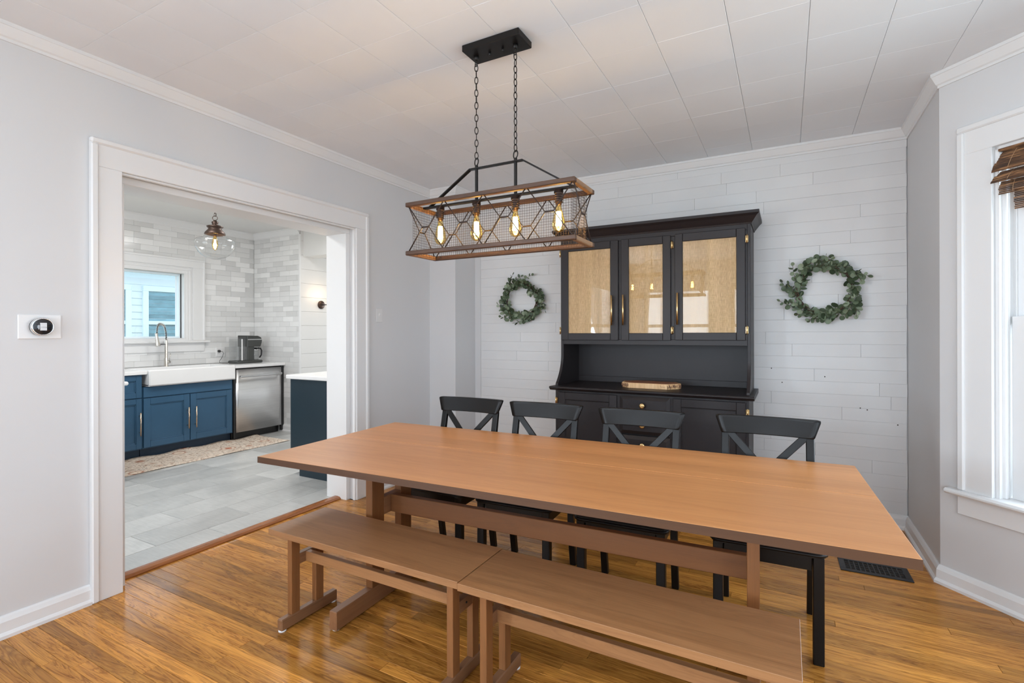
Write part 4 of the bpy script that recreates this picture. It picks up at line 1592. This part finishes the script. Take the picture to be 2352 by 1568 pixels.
# ------------------------------------------------------------------ dining chairs
def chair(label, x, y, rz):
    c = thing('dining_chair', label, 'chair', (x, y, 0), rz, 'black cross back chairs along the far side of the table')
    mb = MB()
    w, d0, r = .222, .41, .045
    pts = []
    for cx_, cy_, a0 in ((w - r, r, -PI / 2), (w - r - .012, d0 - .02, 0), (-w + r + .012, d0 - .02, PI / 2), (-w + r, r, PI)):
        rr = r if cy_ < .2 else .02
        for k in range(5):
            a = a0 + PI / 2 * k / 4
            pts.append((cx_ + rr * math.cos(a), cy_ + rr * math.sin(a)))
    mb.prism(pts, 'xy', .433, .457, .007, smooth=True)
    mb.build('seat', 'black_satin', c)
    mb = MB()
    mb.box(-.165, .165, .032, .052, .372, .433, .002)
    mb.box(-.165, .165, .375, .395, .372, .433, .002)
    for s in (-1, 1):
        mb.box(s * .187 - .010, s * .187 + .010, .05, .40, .372, .433, .002)
    mb.build('apron', 'black_satin', c)
    for s in (-1, 1):
        MB().prism([(s * .187 - .020, .022), (s * .187 + .020, .022), (s * .187 + .020, .060), (s * .187 - .020, .060)], 'xy', 0, .433, .003).build('front_leg', 'black_satin', c)
        mb = MB()
        prof_ = [(.430, 0), (.392, .20), (.385, .43), (.412, .60), (.468, .835), (.494, .832), (.442, .59), (.418, .43), (.425, .20), (.462, 0)]
        mb.prism(prof_, 'yz', s * .187 - .0175, s * .187 + .0175, .003)
        mb.build('rear_leg', 'black_satin', c)
    for s in (-1, 1):
        MB().bar((s * .150, .058, .395), (s * .187, .095, .395), .012, .03, b=.002).build('corner_brace', 'tan_edge', c)
    # curved top rail
    tb = bmesh.new()
    N_ = 14
    ring = []
    outl = []
    hw0, hw1 = .205, .232
    def rail_pt(u, v, off):
        hw = hw0 + (hw1 - hw0) * min(1, v * 1.15) - (.012 if v > .98 else 0) - (.004 if v < .02 else 0)
        xx = hw * u
        yy = .470 + .020 * (v - .2) + .022 * (1 - u * u) + off - .012
        return (xx, yy, .823 + .087 * v)
    vlev = (0, .06, .3, .6, .86, .96, 1)
    F = [[tb.verts.new(rail_pt(-1 + 2 * i / N_, v, 0)) for i in range(N_ + 1)] for v in vlev]
    Bk = [[tb.verts.new(rail_pt(-1 + 2 * i / N_, v, .021)) for i in range(N_ + 1)] for v in vlev]
    for L_, fl in ((F, 0), (Bk, 1)):
        for j in range(len(vlev) - 1):
            for i in range(N_):
                q = (L_[j][i], L_[j][i + 1], L_[j + 1][i + 1], L_[j + 1][i])
                tb.faces.new(q[::-1] if fl else q).smooth = True
    for i in range(N_):
        tb.faces.new((F[0][i + 1], F[0][i], Bk[0][i], Bk[0][i + 1]))
        tb.faces.new((F[-1][i], F[-1][i + 1], Bk[-1][i + 1], Bk[-1][i]))
    for j in range(len(vlev) - 1):
        tb.faces.new((F[j][0], F[j + 1][0], Bk[j + 1][0], Bk[j][0]))
        tb.faces.new((F[j + 1][-1], F[j][-1], Bk[j][-1], Bk[j + 1][-1]))
    bmesh.ops.recalc_face_normals(tb, faces=tb.faces)
    mb = MB()
    mb._merge(tb)
    mb.build('top_rail', 'black_satin', c)
    for s in (-1, 1):
        mb = MB()
        p0, p1 = Vector((s * .172, .474, .832)), Vector((-s * .172, .402 + .006 * s, .462))
        mb.bar(p0, p1, .034, .013, up=(0, 1, -.18), b=.002)
        mb.build('cross_slat', 'black_satin', c)
    return c


for lb, x, y, rz in (('black cross back dining chair at the table end nearest the doorway', 1.262, 2.255, .05), ('black cross back dining chair in front of the hutch left door', 1.785, 2.265, .045), ('black cross back dining chair in front of the hutch drawers', 2.348, 2.266, .035), ('black cross back dining chair nearest the window and floor vent', 2.955, 2.325, .03)):
    chair(lb, x, y, rz)

# ------------------------------------------------------------------ table
TA = .046
tcx, tcy = 2.032, 2.147
tb_ = thing('dining_table', 'long light brown trestle dining table with a two board top', 'table', (tcx, tcy, 0), TA)
HT = .7326
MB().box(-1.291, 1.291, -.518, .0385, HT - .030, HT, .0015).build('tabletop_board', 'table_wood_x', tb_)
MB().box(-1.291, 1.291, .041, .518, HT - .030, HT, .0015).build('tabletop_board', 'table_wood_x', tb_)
for nm_, bx_ in (('edge_shade_strip', (-1.2915, 1.2915, -.5188, -.518)), ):  # added thin strip that paints the front edge as shaded
    MB().box(*bx_, HT - .0299, HT - .0006).build(nm_, 'table_edge_shade_x', tb_)
LYC = -.12
for lx in (-.81, .885):
    for y0, y1 in ((LYC - .155, LYC - .065), (LYC + .065, LYC + .155)):
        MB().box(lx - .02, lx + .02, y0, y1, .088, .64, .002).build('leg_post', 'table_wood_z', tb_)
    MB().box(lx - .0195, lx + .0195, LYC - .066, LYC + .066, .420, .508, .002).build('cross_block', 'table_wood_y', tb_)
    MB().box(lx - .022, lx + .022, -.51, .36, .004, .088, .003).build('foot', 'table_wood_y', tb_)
    mb = MB()
    mb.prism([(-.465, .702), (-.465, .682), (-.30, .635), (.10, .635), (.40, .682), (.40, .702)], 'yz', lx - .021, lx + .021, .002)
    mb.build('top_batten', 'table_wood_y', tb_)
MB().box(-.789, .864, LYC - .017, LYC + .017, .420, .508, .002).build('stretcher_beam', 'table_beam_x', tb_)
for lx in (-.81, .885):
    for yy in (-.49, .34):
        MB().lathe([(0, 0), (.016, 0), (.016, .005), (0, .005)], (lx, yy, 0), 14).build('glide', 'white_plastic', tb_)

# ------------------------------------------------------------------ benches
def bench(label, x, y, L):
    bn = thing('bench', label, 'bench', (x, y, 0), 0, 'low wooden benches in front of the table')
    hz = .450
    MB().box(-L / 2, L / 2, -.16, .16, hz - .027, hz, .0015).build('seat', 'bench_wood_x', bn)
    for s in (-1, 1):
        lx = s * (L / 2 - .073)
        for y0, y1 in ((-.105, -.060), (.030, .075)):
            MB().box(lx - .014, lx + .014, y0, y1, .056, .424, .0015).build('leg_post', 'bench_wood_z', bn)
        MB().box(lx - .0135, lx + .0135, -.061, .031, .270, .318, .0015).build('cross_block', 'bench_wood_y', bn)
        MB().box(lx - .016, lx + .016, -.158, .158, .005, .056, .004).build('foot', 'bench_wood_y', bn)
        MB().lathe([(0, 0), (.0045, 0), (.004, .003), (0, .004)], (lx + .0135, -.015, .296), 10, Matrix.Rotation(PI / 2, 4, 'Y')).build('bolt', 'iron_black', bn)
        for yy in (-.143, .143):
            MB().lathe([(0, 0), (.017, 0), (.017, .006), (0, .006)], (lx, yy, 0), 16).build('glide', 'white_plastic', bn)
    MB().box(-L / 2 + .086, L / 2 - .086, -.028, -.002, .272, .316, .0015).build('stretcher', 'bench_wood_x', bn)
    return bn


bench('brown wooden bench nearer the doorway, on the left of the pair', 1.487, 1.640, 1.034)
bench('brown wooden bench nearest the camera, on the right of the pair', 2.5365, 1.632, 1.057)

# ------------------------------------------------------------------ floor vent
fv = thing('floor_vent', 'black metal floor register beside the window wall', 'vent', (3.457, 3.455, 0), .02)
mb = MB()
for a, c, d, e in ((-.165, .165, -.09, -.062), (-.165, .165, .062, .09), (-.165, -.135, -.062, .062), (.135, .165, -.062, .062)):
    mb.box(a, c, d, e, .0005, .006, .002)
mb.build('frame', 'vent_black', fv)
MB().box(-.137, .137, -.064, .064, .0003, .001).build('backing', 'dark_gap', fv)
for k in range(11):
    x_ = -.135 + .27 * (k + 1) / 12
    MB().box(x_ - .0035, x_ + .0035, -.062, .062, .001, .005, .001).build('slat', 'vent_black', fv)
for k in range(3):
    y_ = -.062 + .124 * (k + 1) / 4
    MB().box(-.135, .135, y_ - .003, y_ + .003, .001, .0045, .001).build('crossbar', 'vent_black', fv)

# ------------------------------------------------------------------ linear chandelier
LX, LY = 1.82, 2.0675
o_ = (LX, LY, H)
ch = thing('linear_chandelier', 'open wood and iron cage chandelier with four bulbs above the table', 'chandelier', o_)
MB().box(1.675, 1.980, 2.000, 2.135, 2.668, H - .0005, .003).build('canopy', 'iron_black', ch, o_)
for x_ in (1.79, 1.862):
    MB().lathe([(0, 0), (.006, 0), (.006, .018), (0, .02)], (x_, LY, 2.652), 10).build('canopy_screw', 'iron_black', ch, o_)
XA, XB, YA, YC_ = 1.372, 2.268, 1.946, 2.189
for nm, z0, z1 in (('top_frame', 1.955, 1.976), ('bottom_frame', 1.716, 1.737)):
    fr = thing(nm, None, None)
    fr.parent = ch
    for yy0, yy1 in ((YA, YA + .024), (YC_ - .024, YC_)):
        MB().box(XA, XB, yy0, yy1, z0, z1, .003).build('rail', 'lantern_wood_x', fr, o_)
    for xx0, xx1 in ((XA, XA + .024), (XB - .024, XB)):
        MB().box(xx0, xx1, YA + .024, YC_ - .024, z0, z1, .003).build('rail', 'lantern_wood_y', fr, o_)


def lattice(p, u, n, L):
    """X wires with a short middle bar: p start corner, u direction, n modules of length L"""
    for k in range(n):
        mb = MB()
        a = Vector(p) + Vector(u) * (L * k + .006)
        c = Vector(p) + Vector(u) * (L * (k + 1) - .006)
        m0 = (a + c) / 2 - Vector(u) * .020
        m1 = (a + c) / 2 + Vector(u) * .020
        up, dn, zm = Vector((0, 0, 1.956)), Vector((0, 0, 1.736)), Vector((0, 0, 1.846))
        mb.tube([a + up, m0 + zm, a + dn], .0028, 6)
        mb.tube([c + up, m1 + zm, c + dn], .0028, 6)
        mb.tube([m0 + zm, m1 + zm], .0042, 6)
        mb.build('cross_wire', 'dark_wire', ch, o_)


lm_ = (XB - XA - .02) / 4
lattice((XA + .01, YA + .010, 0), (1, 0, 0), 4, lm_)
lattice((XA + .01, YC_ - .010, 0), (1, 0, 0), 4, lm_)
lattice((XA + .010, YA + .012, 0), (0, 1, 0), 1, YC_ - YA - .024)
lattice((XB - .010, YA + .012, 0), (0, 1, 0), 1, YC_ - YA - .024)


def mesh_panel(p, u, L, name='wire_mesh'):
    mb = MB()
    n = int(L / .0125)
    u = Vector(u)
    for k in range(n + 1):
        a = Vector(p) + u * (L * k / n)
        mb.tube([a + Vector((0, 0, 1.722)), a + Vector((0, 0, 1.970))], .0009, 3, caps=False)
    for k in range(20):
        z = Vector((0, 0, 1.724 + .244 * k / 19))
        mb.tube([Vector(p) + z, Vector(p) + u * L + z], .0009, 3, caps=False)
    tag(mb.build(name, 'dark_wire', ch, o_), kind='stuff')


mesh_panel((XA + .027, YC_ - .028, 0), (1, 0, 0), XB - XA - .054)
mesh_panel((XA + .027, YA + .028, 0), (0, 1, 0), YC_ - YA - .056)
mesh_panel((XB - .027, YA + .028, 0), (0, 1, 0), YC_ - YA - .056)
mb = MB()
mb.bar((XA + .012, LY, 1.970), (XB - .012, LY, 1.970), .020, .010, b=.001)
mb.build('socket_bar', 'iron_black', ch, o_)
mb = MB()
arc = [(1.435, LY, 1.974), (1.677, LY, 2.126), (1.966, LY, 2.126), (2.208, LY, 1.974)]
for a, c in zip(arc, arc[1:]):
    mb.bar(a, c, .020, .007, up=(0, 0, 1), b=.001, ext=.002)
mb.build('hanger_bar', 'iron_black', ch, o_)
for x_ in (1.714, 1.928):
    MB().box(x_ - .006, x_ + .006, LY - .006, LY + .006, 1.968, 2.142, .001).build('rod', 'iron_black', ch, o_)
    pts = [(x_ + .0185 * math.cos(2 * PI * k / 20) * .86, LY - .0185 * math.cos(2 * PI * k / 20) * .5, 2.158 + .0185 * math.sin(2 * PI * k / 20)) for k in range(20)]
    MB().tube(pts, .0028, 6, True).build('ring', 'iron_black', ch, o_)
    # hook at the canopy
    MB().lathe([(0, 2.668), (.013, 2.668), (.012, 2.655), (.006, 2.645), (0, 2.645)], (x_, LY, 0), 12).build('chain_mount', 'iron_black', ch, o_)
    pts = [(x_ + .012 * math.cos(2 * PI * k / 16) * .86, LY - .012 * math.cos(2 * PI * k / 16) * .5, 2.634 + .014 * math.sin(2 * PI * k / 16)) for k in range(16)]
    MB().tube(pts, .0024, 6, True).build('ring', 'iron_black', ch, o_)
lk = []
for k in range(16):
    a = 2 * PI * k / 16
    lk.append((.0075 * math.cos(a) if abs(math.sin(a)) > .01 else .0082 * math.cos(a), 0, .0175 * math.copysign(abs(math.sin(a)) ** .8, math.sin(a))))
lkm = MB().tube(lk, .0021, 5, True)
link_me = bpy.data.meshes.new('chain_link')
lkm.bm.to_mesh(link_me)
link_me.materials.append(MATS['iron_black'])
for x_, tw in ((1.714, .5), (1.928, 1.15)):
    n = 15
    for k in range(n):
        z = 2.188 + (2.612 - 2.188) * k / (n - 1)
        o = link('chain_link', link_me, ch, (x_ - LX, 0, z - H))
        o.rotation_euler = (0, 0, tw + (PI / 2 if k % 2 else 0) + rnd.uniform(-.15, .15))
# bulbs
prof_b = [(.011, 1.897), (.0125, 1.888), (.017, 1.868), (.0255, 1.838), (.0295, 1.815), (.0285, 1.797), (.021, 1.783), (.010, 1.777), (0, 1.7755)]
for i, x_ in enumerate((1.4975, 1.713, 1.9265, 2.144)):
    sk_ = MB()
    pr_ = [(0, 1.966), (.021, 1.966), (.021, 1.950)]
    z = 1.950
    for k in range(4):
        pr_ += [(.021, z), (.0165, z - .002), (.0165, z - .008), (.021, z - .010)]
        z -= .010
    pr_ += [(.014, z), (.0125, 1.897), (0, 1.897)]
    sk_.lathe(pr_, (x_, LY, 0), 18)
    sk_.build('socket', 'bronze', ch, o_)
    bl = MB().lathe(prof_b, (x_, LY, 0), 22).build('bulb', 'bulb_glass', ch, o_)
    mb = MB()
    for k in range(10):
        a0, a1 = 2 * PI * k / 10, 2 * PI * (k + .5) / 10
        mb.tube([(x_ + .0095 * math.cos(a0), LY + .0095 * math.sin(a0), 1.868), (x_ + .012 * math.cos(a1), LY + .012 * math.sin(a1), 1.806)], .0017, 4)
        a2 = 2 * PI * (k + 1) / 10
        mb.tube([(x_ + .012 * math.cos(a1), LY + .012 * math.sin(a1), 1.806), (x_ + .0095 * math.cos(a2), LY + .0095 * math.sin(a2), 1.868)], .0017, 4)
    mb.build('filament', 'filament', bl, o_)
    MB().tube([(x_, LY, 1.897), (x_, LY, 1.815)], .0022, 6).build('stem', 'tank_plastic', bl, o_)
    ld = bpy.data.lights.new('bulb_glow', 'POINT')
    ld.energy = 1.6
    ld.color = (1, .66, .34)
    ld.shadow_soft_size = .012
    lo = bpy.data.objects.new('bulb_glow', ld)
    COL.objects.link(lo)
    lo.location = (x_, LY, 1.835)
